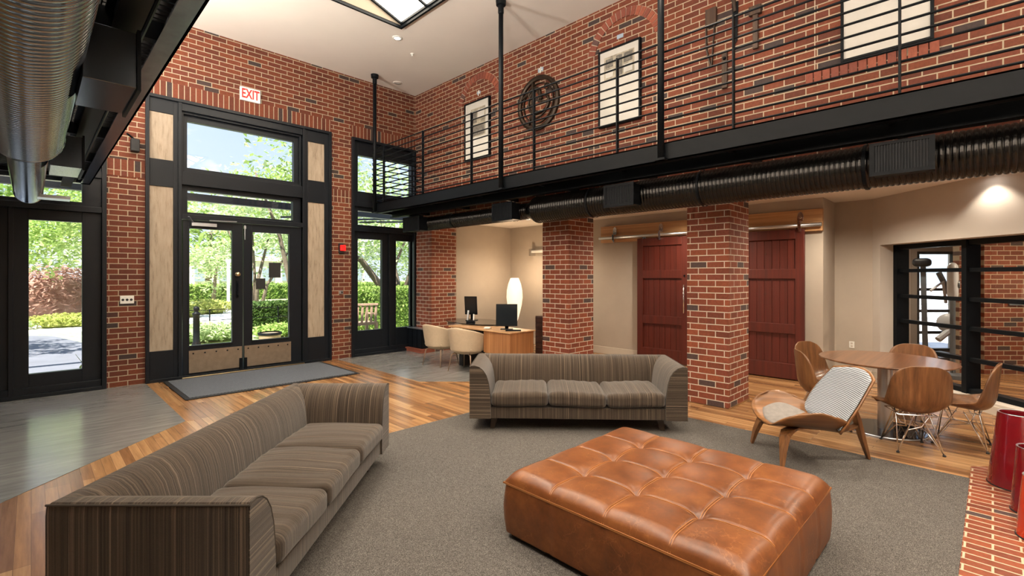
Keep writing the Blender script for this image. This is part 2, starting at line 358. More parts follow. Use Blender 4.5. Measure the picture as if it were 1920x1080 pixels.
    def build(s, name, mat, parent=None, smooth=False, bevel=0, world=False, solid=0, sub=0, weld=False):
        vs = s.v
        if world and parent is not None:
            inv = parent.matrix_basis.inverted() if parent.parent is None else parent.parent.matrix_basis.inverted()
            vs = [inv @ Vector(v) for v in vs]
        me = bpy.data.meshes.new(name); me.from_pydata([tuple(v) for v in vs], [], s.f); me.update()
        if weld:
            import bmesh
            bm = bmesh.new(); bm.from_mesh(me); bmesh.ops.remove_doubles(bm, verts=bm.verts, dist=1e-4); bmesh.ops.recalc_face_normals(bm, faces=bm.faces); bm.to_mesh(me); bm.free()
        if smooth: me.polygons.foreach_set('use_smooth', [True]*len(me.polygons))
        me.materials.append(M[mat] if isinstance(mat, str) else mat)
        o = bpy.data.objects.new(name, me); C.objects.link(o)
        if parent is not None: o.parent = parent
        if solid: md = o.modifiers.new('solid', 'SOLIDIFY'); md.thickness = solid; md.offset = 0
        if bevel: md = o.modifiers.new('bevel', 'BEVEL'); md.width = bevel; md.segments = 2; md.limit_method = 'ANGLE'; md.angle_limit = .6
        if sub: md = o.modifiers.new('sub', 'SUBSURF'); md.levels = sub; md.render_levels = sub
        return o
def tag(o, label=None, cat=None, group=None, kind=None):
    for k, v in (('label', label), ('category', cat), ('group', group), ('kind', kind)):
        if v: o[k] = v
    return o
def empty(name, loc=(0, 0, 0), rz=0, label=None, cat=None, group=None, kind=None):
    o = bpy.data.objects.new(name, None); o.empty_display_size = .1; C.objects.link(o); o.location = loc; o.rotation_euler = (0, 0, rz)
    o.matrix_basis = Matrix.Translation(Vector(loc)) @ Matrix.Rotation(rz, 4, 'Z')
    return tag(o, label, cat, group, kind)
def struct(name, mb, mat, **kw):
    o = mb.build(name, mat, **kw); o['kind'] = 'structure'; return o
def box(x0, x1, y0, y1, z0, z1): return MB().box(x0, x1, y0, y1, z0, z1)
def dup(root, loc, rz, label=None, group=None):
    r = root.copy(); C.objects.link(r); r.matrix_basis = Matrix.Translation(Vector(loc)) @ Matrix.Rotation(rz, 4, 'Z')
    if label: r['label'] = label
    if group: r['group'] = group
    def rec(a, b):
        for ch in list(a.children):
            c = ch.copy(); C.objects.link(c); c.parent = b; rec(ch, c)
    rec(root, r); return r
def yaw_to(fx, fy): return math.atan2(fx, -fy)      # local -y looks along (fx, fy)
def text_mesh(name, txt, size, mat, parent, loc, rot, extrude=.002, align='CENTER', sx=1):
    cu = bpy.data.curves.new(name, 'FONT'); cu.body = txt; cu.size = size; cu.extrude = extrude; cu.align_x = align; cu.align_y = 'CENTER'; cu.offset = size*.018
    t = bpy.data.objects.new('tmp', cu); C.objects.link(t); dg = bpy.context.evaluated_depsgraph_get(); me = bpy.data.meshes.new_from_object(t.evaluated_get(dg))
    bpy.data.objects.remove(t); me.materials.clear(); me.materials.append(M[mat]); o = bpy.data.objects.new(name, me); C.objects.link(o); o.parent = parent
    o.location = loc; o.rotation_euler = rot; o.scale = (sx, 1, 1); return o

# ================================================================== THE ROOM
YW, XW, ZC, ZN = 7.78, 5.17, 4.82, 2.42
# ---- floor
struct('floor', MB().prism([(-1.4, -3.9), (9.5, -3.9), (13.15, -.28), (7.6, 5.27), (7.6, 7.8), (-1.4, 7.8)], -.12, 0), 'plank')
struct('floor', MB().prism([(1.05, 7.78), (1.05, 5.5), (-.6, 3.85), (-1.4, 3.85), (-1.4, 7.78)], 0, .003), 'stone')
struct('floor', MB().prism([(3.62, 7.78), (3.62, 5.36), (4.70, 4.28), (5.75, 4.28), (5.75, 7.78)], 0, .003), 'stone')
bd = MB()
def strip(a, b, w):      # straight border board on the floor from a to b, to its left side
    a, b = Vector(a), Vector(b); d = (b-a).normalized(); nrm = Vector((-d.y, d.x))*w; return [tuple(a), tuple(b), tuple(b+nrm), tuple(a+nrm)]
bd.prism([(1.05, 5.5), (1.12, 5.47), (1.12, 7.78), (1.05, 7.78)], 0, .0022); bd.prism([(3.62, 5.36), (3.55, 5.33), (3.55, 7.78), (3.62, 7.78)], 0, .0022)
bd.prism([(3.62, 5.36), (4.7, 4.28), (4.65, 4.24), (3.55, 5.33)], 0, .0022)
bd.prism([(4.56, .12), (4.62, .12), (4.62, 2.84), (4.56, 2.8)], 0, .0022)
struct('trim_1', bd, 'plank_border')
struct('floor', MB().prism([(3.0, .112), (4.83, .112), (5.2, -.26), (5.2, -2.2), (3.0, -2.2)], 0, .014), 'brick_floor')
# ---- entrance wall (brick, with three openings)
w = MB()
for x0, x1, z0, z1 in ((.66, 1.045, 0, 3.78), (3.52, 3.88, 0, 3.78), (-1.4, 5.6, 3.78, ZC), (-1.4, -1.05, 0, 3.78)): w.box(x0, x1, YW, YW+.3, z0, z1)
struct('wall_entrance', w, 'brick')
so = MB(); so.box(1.045, 3.52, YW-.006, YW+.1, 3.782, 3.985); so.box(3.88, XW-.002, YW-.006, YW+.1, 3.782, 3.985); so.box(.664, 1.043, YW-.006, YW+.1, 2.66, 2.87); so.box(3.524, 3.878, YW-.006, YW+.1, 2.64, 2.85); so.box(-1.05, .66, YW-.006, YW+.1, 3.782, 3.985)
struct('trim_2', so, 'brick_soldier')
# ---- upper brick wall on the right
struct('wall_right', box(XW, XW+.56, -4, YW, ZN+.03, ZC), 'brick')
# ---- pillars
for y0, y1, lab in ((7.25, 7.775, 'brick pillar beside the glazed doors, partly behind a cream tub chair'), (4.08, 4.55, 'brick pillar between the desk alcove and the first red sliding door'), (1.955, 2.41, 'widest brick pillar, standing between the two red sliding doors')):
    r = empty('brick_pillar', (XW+.285, (y0+y1)/2, 0), 0, lab, 'pillar', 'brick pillars under the walkway')
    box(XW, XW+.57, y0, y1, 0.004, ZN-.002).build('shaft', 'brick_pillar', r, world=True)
    if y0 < 3: MB().box(XW-.003, XW+.575, y0-.012, y0, .0, .012).build('brass_edge', 'brass', r, world=True)
# ---- ceilings
SK = [(1.45, 3.57, 3.3, 5.72), (1.45, 3.57, -2.6, -.2)]
c = MB(); X0, X1 = -1.4, 5.7
c.box(X0, SK[0][0], -3.9, 8.05, ZC, ZC+.2); c.box(SK[0][1], X1, -3.9, 8.05, ZC, ZC+.2)
for a, b in ((-3.9, -2.6), (-.2, 3.3), (5.72, 8.05)): c.box(SK[0][0], SK[0][1], a, b, ZC, ZC+.2)
struct('ceiling', c, 'ceil')
struct('ceiling', MB().prism([(XW+.005, -3.9), (9.5, -3.9), (13.15, -.28), (7.6, 5.27), (7.6, 7.7), (XW+.005, 7.7)], ZN, ZN+.02), 'ceil')
struct('roof_slab', MB().prism([(5.7, -4.0), (9.6, -4.0), (13.3, -.28), (7.7, 5.35), (7.7, 8.05), (5.7, 8.05)], ZN+.04, ZN+.3), 'ceil')
# ---- alcove walls
struct('wall_alcove_left', box(XW+.57, 7.5, 7.32, 7.5, 0, ZN), 'beige')
struct('wall_alcove_back', box(7.28, 7.46, 1.56, 7.32, 0, ZN), 'beige')
struct('wall_recess', MB().box(7.46, 8.1, 1.56, 1.7, 0, ZN).box(7.92, 8.1, 1.1, 1.56, 0, ZN), 'beige')
bb = MB(); bb.box(7.265, 7.28, 1.545, 7.32, 0, .13); bb.box(7.265, 7.92, 1.545, 1.56, 0, .13); bb.box(7.905, 7.92, 1.14, 1.545, 0, .13); bb.box(XW+.58, 7.265, 7.305, 7.32, 0, .13)
struct('baseboard_alcove', bb, 'base', bevel=.004)
# ---- diagonal wall with the glazed opening (constant L)
def dl(D0, D1, L0, L1, z0, z1, mb):
    a, b, c_, d = P(D0, L0), P(D1, L0), P(D1, L1), P(D0, L1); return mb.prism([(q.x, q.y) for q in (a, b, c_, d)], z0, z1)
dw = MB(); dl(6.27, 6.43, 4.8, 5.2, 0, ZN, dw); dl(2.2, 6.27, 4.8, 5.2, 1.80, ZN, dw); dl(1.2, 2.2, 4.8, 5.2, 0, ZN, dw); dl(2.2, 6.27, 4.86, 5.2, 0, .11, dw)
struct('wall_diagonal', dw, 'wall_white')
db = MB(); dl(2.2, 6.3, 4.845, 4.86, 0, .085, db); dl(6.27, 6.4, 4.785, 4.8, 0, .13, db); struct('baseboard_diagonal', db, 'base')
# ---- gym beyond
gw = MB(); dl(6.43, 9.1, 5.0, 5.2, 0, ZN, gw); dl(8.9, 9.1, 5.2, 7.5, 0, ZN, gw); dl(8.9, 9.1, 7.5, 8.25, 1.85, ZN, gw); dl(8.9, 9.1, 8.25, 8.9, 0, ZN, gw)
struct('wall_gym_back', gw, 'beige')
gb = MB(); dl(6.9, 7.0, 6.42, 9.5, 0, ZN, gb); dl(6.82, 6.9, 6.70, 9.5, 0, ZN, gb); dl(7.0, 8.9, 8.75, 8.9, 0, ZN, gb); struct('wall_gym_brick', gb, 'brick_gym')
go = MB(); dl(2.0, 6.9, 9.3, 9.5, 0, ZN, go); dl(1.9, 2.0, 5.2, 9.5, 0, ZN, go); struct('wall_gym_far', go, 'wall_white')
wf = empty('window_4', P(8.95, 7.87), 0, kind='structure')
f = MB()
for a, b in ((7.5, 7.56), (8.19, 8.25)): dl(8.92, 9.0, a, b, 0, 1.85, f)
for z in (0, .32, .72, 1.12, 1.80): dl(8.92, 9.0, 7.5, 8.25, z, z+.05, f)
f.build('window_frame', 'black', wf, world=True)
f = MB(); dl(8.95, 8.96, 7.56, 8.19, .05, 1.8, f); f.build('glass_pane', 'glass', wf, world=True)
# ---- unseen closing walls
struct('wall_left', box(-1.4, -1.2, -3.7, 7.78, 0, ZC), 'wall_white')
struct('wall_back', box(-1.4, 5.7, -3.9, -3.7, 0, ZC), 'wall_white')
struct('wall_right_lower', MB().prism([(5.2, -3.7), (5.2, -2.3), (5.35, -2.3), (5.35, -3.7)], 0, ZN), 'wall_white')

# ---- black glazed partition
gp = empty('window_3', P(5.2, 5.05), 0, kind='structure')
f = MB(); dl(2.2, 6.27, 4.99, 5.11, 1.74, 1.80, f); dl(2.2, 6.27, 4.99, 5.11, .11, .165, f)
for D in (6.24, 5.29, 4.2, 3.1, 2.25): dl(D-.03, D+.03, 4.97, 5.13, .11, 1.80, f)
f.build('window_frame', 'black', gp, world=True, bevel=.003)
for z in (.48, .82, 1.14, 1.465):
    f = MB(); dl(2.2, 6.24, 5.0, 5.06, z-.022, z+.022, f); f.build('glazing_bar', 'black', gp, world=True)
f = MB(); dl(2.2, 6.22, 5.065, 5.07, .16, 1.75, f); f.build('glass_pane', 'glass', gp, world=True)

# ================================================================== ENTRANCE JOINERY (plane y = YW)
def rectframe(mb, x0, x1, z0, z1, t, ya, yb):   # hollow rectangular frame
    mb.box(x0, x0+t, ya, yb, z0, z1); mb.box(x1-t, x1, ya, yb, z0, z1); mb.box(x0+t, x1-t, ya, yb, z0, z0+t); mb.box(x0+t, x1-t, ya, yb, z1-t, z1)
def around(mb, X0_, X1_, Z0_, Z1_, x0, x1, z0, z1, ya, yb):   # slab with one rectangular hole
    mb.box(X0_, x0, ya, yb, Z0_, Z1_); mb.box(x1, X1_, ya, yb, Z0_, Z1_); mb.box(x0, x1, ya, yb, Z0_, z0); mb.box(x0, x1, ya, yb, z1, Z1_)
ent = empty('door_1', (2.28, YW, 0), 0, kind='structure')
f = MB(); rectframe(f, 1.045, 3.52, 0, 3.78, .04, YW-.045, YW+.16)
# side panels carriers
for xa, xb, pa, pb in ((1.085, 1.44, 1.09, 1.349), (3.05, 3.48, 3.14, 3.411)):
    f.box(xa, pa, YW-.01, YW+.12, 0, 3.74); f.box(pb, xb, YW-.01, YW+.12, 0, 3.74)
    for z0, z1 in ((0, .405), (2.585, 2.94), (3.56, 3.74)): f.box(pa, pb, YW-.01, YW+.12, z0, z1)
f.box(1.40, 1.44, YW-.035, YW+.12, 0, 3.74); f.box(3.05, 3.09, YW-.035, YW+.12, 0, 3.74)
# transom surrounds, stepped
f.box(1.44, 3.05, YW-.02, YW+.12, 3.64, 3.74); f.box(1.44, 3.05, YW-.02, YW+.12, 2.64, 2.82); f.box(1.44, 3.05, YW-.035, YW+.12, 2.17, 2.235)
around(f, 1.44, 3.05, 2.82, 3.64, 1.47, 3.02, 2.85, 3.61, YW+.02, YW+.14); around(f, 1.47, 3.02, 2.85, 3.61, 1.52, 2.95, 2.89, 3.53, YW+.07, YW+.15)
around(f, 1.44, 3.05, 2.235, 2.64, 1.52, 2.93, 2.275, 2.575, YW+.05, YW+.14)
f.build('door_frame', 'frame', ent, world=True, bevel=.003)
for (a, b) in ((1.092, 1.347), (3.142, 3.409)):
    for z0, z1 in ((2.942, 3.558), (.407, 2.583)): box(a, b, YW+.005, YW+.03, z0, z1).build('infill_panel', 'panel', ent, world=True)
box(1.52, 2.95, YW+.105, YW+.11, 2.89, 3.53).build('transom_glass', 'glass', ent, world=True)
box(1.52, 2.93, YW+.105, YW+.11, 2.275, 2.575).build('transom_glass', 'glass', ent, world=True)
box(1.44, 3.07, YW-.06, YW+.1, 0, .022).build('threshold', 'brass', ent, world=True, bevel=.004)
def leaf(x0, x1, g0, g1, hand):
    lf = MB(); around(lf, x0, x1, .03, 2.165, g0, g1, .44, 2.05, YW+.0, YW+.055); around(lf, g0-.02, g1+.02, .42, 2.07, g0, g1, .44, 2.05, YW-.008, YW+.0)
    d = lf.build('door_leaf', 'frame', ent, world=True, bevel=.002)
    box(g0, g1, YW+.03, YW+.035, .44, 2.05).build('glass_pane', 'glass', d, world=True)
    k0, k1 = (1.525, 2.18) if hand < 0 else (2.215, 2.875)
    box(k0, k1, YW-.012, YW-.001, .065, .37).build('kick_plate', 'bronze', d, world=True)
    sc = MB()
    for i in range(5): sc.lathe([(0.0001, YW-.018), (.009, YW-.016), (.011, YW-.012)], 10, (k0+.05+i*(k1-k0-.1)/4, 0, .33), 'y', caps=False)
    sc.build('screw', 'black', d, world=True)
    return d
dL = leaf(1.455, 2.195, 1.531, 2.055, -1); dR = leaf(2.205, 3.04, 2.323, 2.851, 1)
kn = MB(); kn.lathe([(.03, YW-.001), (.03, YW-.01), (.012, YW-.012), (.012, YW-.04), (.03, YW-.045), (.032, YW-.06), (.02, YW-.07)], 16, (2.12, 0, 1.42), 'y'); kn.build('door_knob', 'brass', dL, world=True, smooth=True)
hn = MB(); hn.box(2.105, 2.135, YW-.02, YW, 1.08, 1.33); hn.tube([(2.12, YW-.02, 1.1), (2.12, YW-.05, 1.12), (2.12, YW-.05, 1.28), (2.12, YW-.02, 1.3)], .008); hn.build('door_handle', 'black', dL, world=True)
cl = MB(); cl.box(1.55, 1.85, YW-.05, YW-.01, 2.085, 2.13); cl.bar((1.56, YW-.06, 2.13), (1.5, YW-.12, 2.2), .02, .01); cl.bar((1.75, YW-.09, 2.165), (2.1, YW-.05, 2.18), .025, .012); cl.build('door_closer', 'steel', dL, world=True)
fb = MB(); fb.tube([(2.22, YW-.012, 2.14), (2.22, YW-.012, 1.93)], .008); fb.box(2.205, 2.235, YW-.02, YW, 2.09, 2.13); fb.build('flush_bolt', 'steel', dR, world=True)
for x in (2.165, 2.225): box(x-.02, x+.02, YW-.035, YW-.002, .03, .2).build('floor_bolt', 'black', dL if x < 2.2 else dR, world=True, bevel=.003)
box(2.37, 2.50, YW-.014, YW-.010, 1.20, 1.36).build('glass_sign', 'black_matte', dR, world=True)
box(2.55, 2.72, YW-.014, YW-.010, 1.37, 1.60).build('glass_sign', 'black_matte', dR, world=True)

def bay(name, X0_, X1_, units, tr, doorlike=True):
    r = empty(name, ((X0_+X1_)/2, YW, 0), 0, kind='structure')
    f = MB(); rectframe(f, X0_, X1_, 0, 3.78, .045, YW-.045, YW+.16)
    xa, xb = X0_+.045, X1_-.045
    ta, tb = tr
    around(f, xa, xb, 2.66, 3.735, ta, tb, 2.87, 3.5, YW+.02, YW+.12)
    f.box(xa, xb, YW-.02, YW+.12, 2.60, 2.68); f.box(xa, xb, YW-.03, YW+.12, 2.17, 2.24)
    around(f, xa, xb, 2.24, 2.60, ta, tb, 2.29, 2.53, YW+.02, YW+.12)
    xs = [xa]+[(units[i][1]+units[i+1][0])/2 for i in range(len(units)-1)]+[xb]
    for i, (a, b) in enumerate(units):
        around(f, xs[i], xs[i+1], .1, 2.17, a, b, .27 if name == 'window_1' else .44, 2.045, YW+.025, YW+.1)
    for x in xs[1:-1]: f.box(x-.02, x+.02, YW-.012, YW+.1, .0, 2.17)
    f.box(xa, xb, YW-.005, YW+.1, 0, .12)
    f.build('window_frame', 'frame', r, world=True, bevel=.003)
    for (z0, z1) in ((2.87, 3.5), (2.29, 2.53)): box(ta, tb, YW+.07, YW+.075, z0, z1).build('glass_pane', 'glass', r, world=True)
    for (a, b) in units: box(a, b, YW+.06, YW+.065, .27 if name == 'window_1' else .44, 2.045).build('glass_pane', 'glass', r, world=True)
    return r
bay('window_1', -1.05, .66, [(-.77, -.305), (-.02, .436)], (-.77, .436))
wr = bay('window_2', 3.88, XW-.002, [(4.015, 4.487), (4.772, 5.13)], (4.013, 5.10))

# ---- small things on the entrance wall
ex = empty('exit_sign', (2.288, YW, 4.07), 0, 'white exit sign with red letters on the brick above the entrance', 'sign')
MB().box(-.137, .137, -.035, 0, -.1, .095).build('sign_body', 'white', ex, bevel=.004)
text_mesh('sign_letters', 'EXIT', .19, 'redplastic', ex, (0, -.038, -.003), (PI/2, 0, 0), sx=.62)
al = empty('fire_alarm', (3.70, YW, 1.86), 0, 'red fire alarm strobe on the narrow brick pier', 'fire alarm')
MB().box(-.05, .03, -.03, 0, -.08, .085).build('back_box', 'black_matte', al, bevel=.003); MB().box(-.035, .055, -.065, -.03, -.04, .055).build('strobe_lens', 'redplastic', al, bevel=.008)
tb = empty('key_box', (3.69, YW, 1.13), 0, 'small grey key switch box on the brick pier below the fire alarm', 'switch')
MB().box(-.03, .035, -.03, 0, -.035, .02).build('box_body', 'steel', tb, bevel=.004); MB().lathe([(.012, -.034), (.012, -.03)], 12, (.01, 0, -.01), 'y').build('key_switch', 'black', tb)
sw = empty('switch_plate', (.861, YW, 1.095), 0, 'white wall plate with three round switches on the left brick pier', 'switch')
MB().box(-.07, .07, -.012, 0, -.05, .05).build('plate', 'white', sw, bevel=.004)
for i in (-1, 0, 1): MB().lathe([(.013, -.018), (.015, -.012)], 14, (i*.042, 0, 0), 'y').build('switch_knob', 'black_matte', sw)
bx = empty('security_camera', (.93, YW-.02, 3.1), 0, 'small black wall camera beside the upper left of the entrance frame', 'camera')
MB().box(-.04, .05, -.08, .02, -.12, .04).build('housing', 'black_matte', bx, bevel=.01); MB().tube([(0, -.02, .04), (-.08, -.06, .09)], .012).build('arm', 'black', bx)

# ---- entry mat
em = empty('entry_mat', (2.27, 7.04, 0), 0, 'grey ribbed entrance mat with black edge in front of the double doors', 'mat')
MB().box(-1.05, 1.05, -.66, .66, .003, .012).build('mat_edge', 'black_matte', em, bevel=.003); MB().box(-1.0, 1.0, -.60, .63, .012, .016).build('mat_surface', 'mat', em)
# ---- carpet
cp = MB().prism([(-.6, .112), (4.56, .112), (4.56, 2.8), (3.6, 3.77), (1.9, 3.77), (-.02, 1.88), (-.6, 1.3)], .003, .010).build('area_carpet', 'carpet')
tag(cp, 'large grey speckled carpet under both sofas and the leather ottoman', 'carpet')

# ================================================================== OVERHEAD
def skylight(k, x0, x1, y0, y1, lab):
    r = empty('skylight', ((x0+x1)/2, (y0+y1)/2, ZC), 0, lab, 'skylight')
    f = MB(); t = .03; h = .34*(x1-x0)
    for a, b, c_, d in ((x0-t, x1+t, y0-t, y0), (x0-t, x1+t, y1, y1+t), (x0-t, x0, y0, y1), (x1, x1+t, y0, y1)): f.box(a, b, c_, d, ZC-.035, ZC+.02)
    f.build('frame', 'black', r, world=True)
    wl = MB(); z = ZC+h+.05
    for a, b, c_, d in ((x0, x1-.004, y0, y0+.006), (x0, x1-.004, y1-.006, y1), (x0, x0+.006, y0, y1)): wl.box(a, b, c_, d, ZC+.0, z)
    wl.build('well', 'welltan', r, world=True)
    pn = MB(); pn.add([(x1, y0, ZC+.03), (x1, y1, ZC+.03), (x0, y1, ZC+.03+h), (x0, y0, ZC+.03+h), (x1, y0, ZC+.05), (x1, y1, ZC+.05), (x0, y1, ZC+.05+h), (x0, y0, ZC+.05+h)],
        [(3, 2, 1, 0), (4, 5, 6, 7), (0, 1, 5, 4), (1, 2, 6, 5), (2, 3, 7, 6), (3, 0, 4, 7)]); pn.build('diffuser', 'skyglow', r, world=True)
    for i in range(5):
        y = y0+.02+(y1-y0-.04)*i/4; MB().bar((x1, y, ZC+.02), (x0, y, ZC+.02+h), .03, .03).build('glazing_bar', 'black', r, world=True)
    for i in range(4):
        q = i/3; MB().bar((x1-(x1-x0)*q, y0, ZC+.02+h*q), (x1-(x1-x0)*q, y1, ZC+.02+h*q), .03, .03).build('glazing_bar', 'black', r, world=True)
skylight(0, *SK[0], 'sloped lit skylight with black bars set in the high ceiling')
skylight(1, *SK[1], 'added unseen second skylight behind the seating area, giving fill light')  # added out of view, as fill light from behind the camera
def downlight(x, y, z, lab, lit=True, power=0, r=.062, color=WARM, cone=2.2, blend=.7, grp=None):
    d = empty('recessed_light', (x, y, z), 0, lab, 'ceiling light', grp)
    MB().lathe([(r*.72, -.012), (r, -.008), (r*1.18, -.006), (r*1.2, 0), (r*.7, 0)], 28, caps=False).build('trim_ring', 'white' if lit else 'ceil', d, smooth=True)
    MB().lathe([(.0005, -.006), (r*.72, -.006), (r*.72, -.002), (.0005, -.002)], 28, caps=False).build('lens', 'spotglow' if lit else 'white', d)
    if power:
        l = lamp('SPOT', 'downlight_beam', (0, 0, -.03), power, color, spot_size=cone, spot_blend=blend, shadow_soft_size=.05); l.parent = d
def onc(u, v, z):
    D = (1.4-z)*901.5/(v-517); return P(D, (u-960)/901.5*D, z)
p = onc(745, 71, ZC); downlight(p.x, p.y, ZC, 'lit round recessed ceiling light near the corner of the skylight', True, 110)
p = onc(745, 155, ZC); downlight(p.x, p.y, ZC, 'unlit round ceiling speaker beside the hanging pole near the corner', False)
for i, (x, y) in enumerate(((.9, 2.5), (4.3, -1.2), (.6, -.6), (3.9, 2.2))): downlight(x, y, ZC, 'added unseen fill light in the ceiling above the left walkway or behind the seats', True, 110, grp='added fill ceiling lights out of view')  # unseen downlights added to raise the light in the main room
p = onc(773, 101, ZC); sp_ = empty('sprinkler', p, 0, 'tiny white ceiling sprinkler beside the lit recessed light', 'sprinkler')
MB().lathe([(.03, 0), (.028, -.01), (.01, -.012), (.01, -.035), (.022, -.038), (.001, -.04)], 14, caps=False).build('sprinkler_head', 'white', sp_)
# alcove lights
downlight(6.3, 5.9, ZN, 'recessed ceiling light in the desk alcove', True, 80, cone=2.7, color=(1, .80, .58), grp='alcove ceiling lights')
downlight(6.5, 3.2, ZN, 'recessed ceiling light in front of the first red door', True, 105, cone=2.7, grp='alcove ceiling lights')
downlight(6.5, 1.2, ZN, 'recessed ceiling light near the second red door', True, 105, cone=2.7, grp='alcove ceiling lights')
q = P(4.78, 4.66); downlight(q.x, q.y, ZN, 'recessed wall washer close to the diagonal wall', True, 14, cone=1.9, blend=.35, color=(1, .88, .72))
q = P(3.6, 3.9); downlight(q.x, q.y, ZN, 'recessed ceiling light above the dining table end', True, 105, cone=2.7, grp='alcove ceiling lights')
q = P(7.8, 6.3); downlight(q.x, q.y, ZN, 'added ceiling light brightening the gym near its window', True, 70, cone=2.8, color=(1, .85, .66), grp='alcove ceiling lights')  # this lamp and the next are added to brighten the dark gym
q = P(5.5, 7.0); downlight(q.x, q.y, ZN, 'added ceiling light brightening the gym beyond the glass', True, 130, cone=2.8, color=(1, .78, .55))

# ---- unseen fill lights added above the left walkway to brighten the ceiling
def fill_uplight(x, y, z, e, lab):
    u = empty('fill_uplight', (x, y, z), 0, lab, 'lamp', 'added fill lights out of view')
    MB().box(-.32, .32, -.12, .12, -.10, 0).build('housing', 'black', u, bevel=.005); MB().box(-.30, .30, -.10, .10, 0, .004).build('lens', 'white', u)
    l = lamp('AREA', 'fill_uplight_beam', (0, 0, .012), e, (1, .93, .84), (PI, 0, 0), shape='RECTANGLE', size=.6, size_y=.2); l.parent = u
for y in (-2.2, .6, 3.0, 5.6): fill_uplight(-.5, y, 2.80, 210, 'added unseen black fill light on the left walkway, brightening the ceiling')
# ---- mezzanine walkways
def walkway(name, xe, xi, sgn, lab, Y0, mat, beam):
    """xe = edge over the room, xi = wall side"""
    r = empty(name, ((xe+xi)/2, 3, 2.47), 0, lab, 'walkway')
    a, b = sorted((xe, xi)); t = .012
    f = MB()   # C channel edge beam, web at xe
    web = sorted((xe, xe+sgn*t)); f.box(web[0], web[1], Y0, 7.52, 2.47, 2.64)
    fl_ = sorted((xe, xe+sgn*.085)); f.box(fl_[0], fl_[1], Y0, 7.52, 2.47, 2.482); f.box(fl_[0], fl_[1], Y0, 7.52, 2.628, 2.64)
    f.build('edge_beam', mat, r, world=True)
    f = MB(); f.box(a, b, 7.508, 7.52, 2.47, 2.64); f.box(a, b, 7.44, 7.508, 2.47, 2.482); f.build('end_beam', mat, r, world=True)
    g = MB(); n = 0
    y = Y0
    while y < 7.42: g.box(a+.09, b-.01, y, y+.014, 2.60, 2.628); y += .05
    for k in range(1, 12):
        x = a+.09+(b-a-.1)*k/12; g.box(x-.003, x+.003, Y0, 7.42, 2.59, 2.60)
    g.build('grating', 'black_matte', r, world=True)
    if beam:
        xb = xe+sgn*beam; h = MB(); lo, hi = sorted((xb, xb+sgn*.01)); h.box(lo, hi, Y0, 7.44, 2.42, 2.59); h.box(min(xb-.04, xb+.05), max(xb-.04, xb+.05), Y0, 7.44, 2.41, 2.42); h.box(xb-.04, xb+.05, Y0, 7.44, 2.58, 2.59)
        h.build('inner_beam', 'black', r, world=True)
    k = 0; y = 7.3
    while y > Y0+.5:
        lo, hi = sorted((xe+sgn*.012, xi-sgn*.01)); box(lo, hi, y-.02, y+.02, 2.50, 2.588).build('cross_beam', 'black', r, world=True); y -= 1.13
    return r
wk = walkway('mezzanine_walkway', 4.17, XW-.001, 1, 'raised black steel walkway along the right brick wall', -1.3, 'black', .30)
lw = walkway('mezzanine_walkway', .49, -1.19, -1, 'raised steel walkway overhead at upper left, seen from below', -1.3, 'galv', .22)
# solid decking panels under the far part of the walkway
box(4.26, XW-.001, 3.2, 7.43, 2.572, 2.586).build('deck_panel', 'black_matte', wk, world=True)
dk = MB(); y = -1.2
while y < 7.3: dk.box(-1.18, .2, y, y+.022, 2.545, 2.575); y += .045
dk.box(-1.18, .2, -1.3, 7.43, 2.576, 2.588); dk.build('ribbed_decking', 'black', lw, world=True)
cd = MB()
for x in (.30, .345): cd.tube([(x, -1.2, 2.46), (x, 7.3, 2.46)], .009, 8)
cd.build('conduit', 'black', lw, world=True)

# ---- railing of the right walkway
rl = empty('walkway_railing', (4.17, 3, 2.64), 0, 'black railing with eleven thin horizontal rods along the walkway', 'railing')
for y in (7.25, 6.11, 4.97, 3.83, 2.69, 1.55, .45, -.7): MB().bar((4.20, y, 2.64), (4.20, y, 3.60), .040, .014, up=(0, 1, 0)).build('post', 'black', rl, world=True, bevel=.002)
for k in range(11):
    z = 3.59-.091*k; MB().tube([(4.20, 7.62, z), (4.20, -1.2, z)], .0095, 8).build('rail', 'black', rl, world=True)
for k in range(11):
    z = 3.585-.091*k; MB().tube([(4.12, 7.50, z), (XW-.005, 7.50, z)], .009, 8).build('end_rail', 'black', rl, world=True)
# ---- hanging poles
for y, lab in ((7.44, 'black hanging pole at the far end of the walkway'), (4.33, 'middle black hanging pole between two railing bays'), (2.18, 'nearest black hanging pole, reaching out of the top of the photo')):
    r = empty('hanging_pole', (4.135, y, 2.47), 0, lab, 'pole')
    MB().tube([(0, 0, .0), (0, 0, ZC-2.47)], .030, 20).build('pole', 'black', r, smooth=True)
    MB().lathe([(.031, ZC-2.47-.16), (.036, ZC-2.47-.15), (.036, ZC-2.47-.06), (.06, ZC-2.47-.055), (.065, ZC-2.47)], 20).build('collar', 'black', r)
    MB().box(-.03, .032, -.05, .05, 0, .02).build('foot_plate', 'black', r)

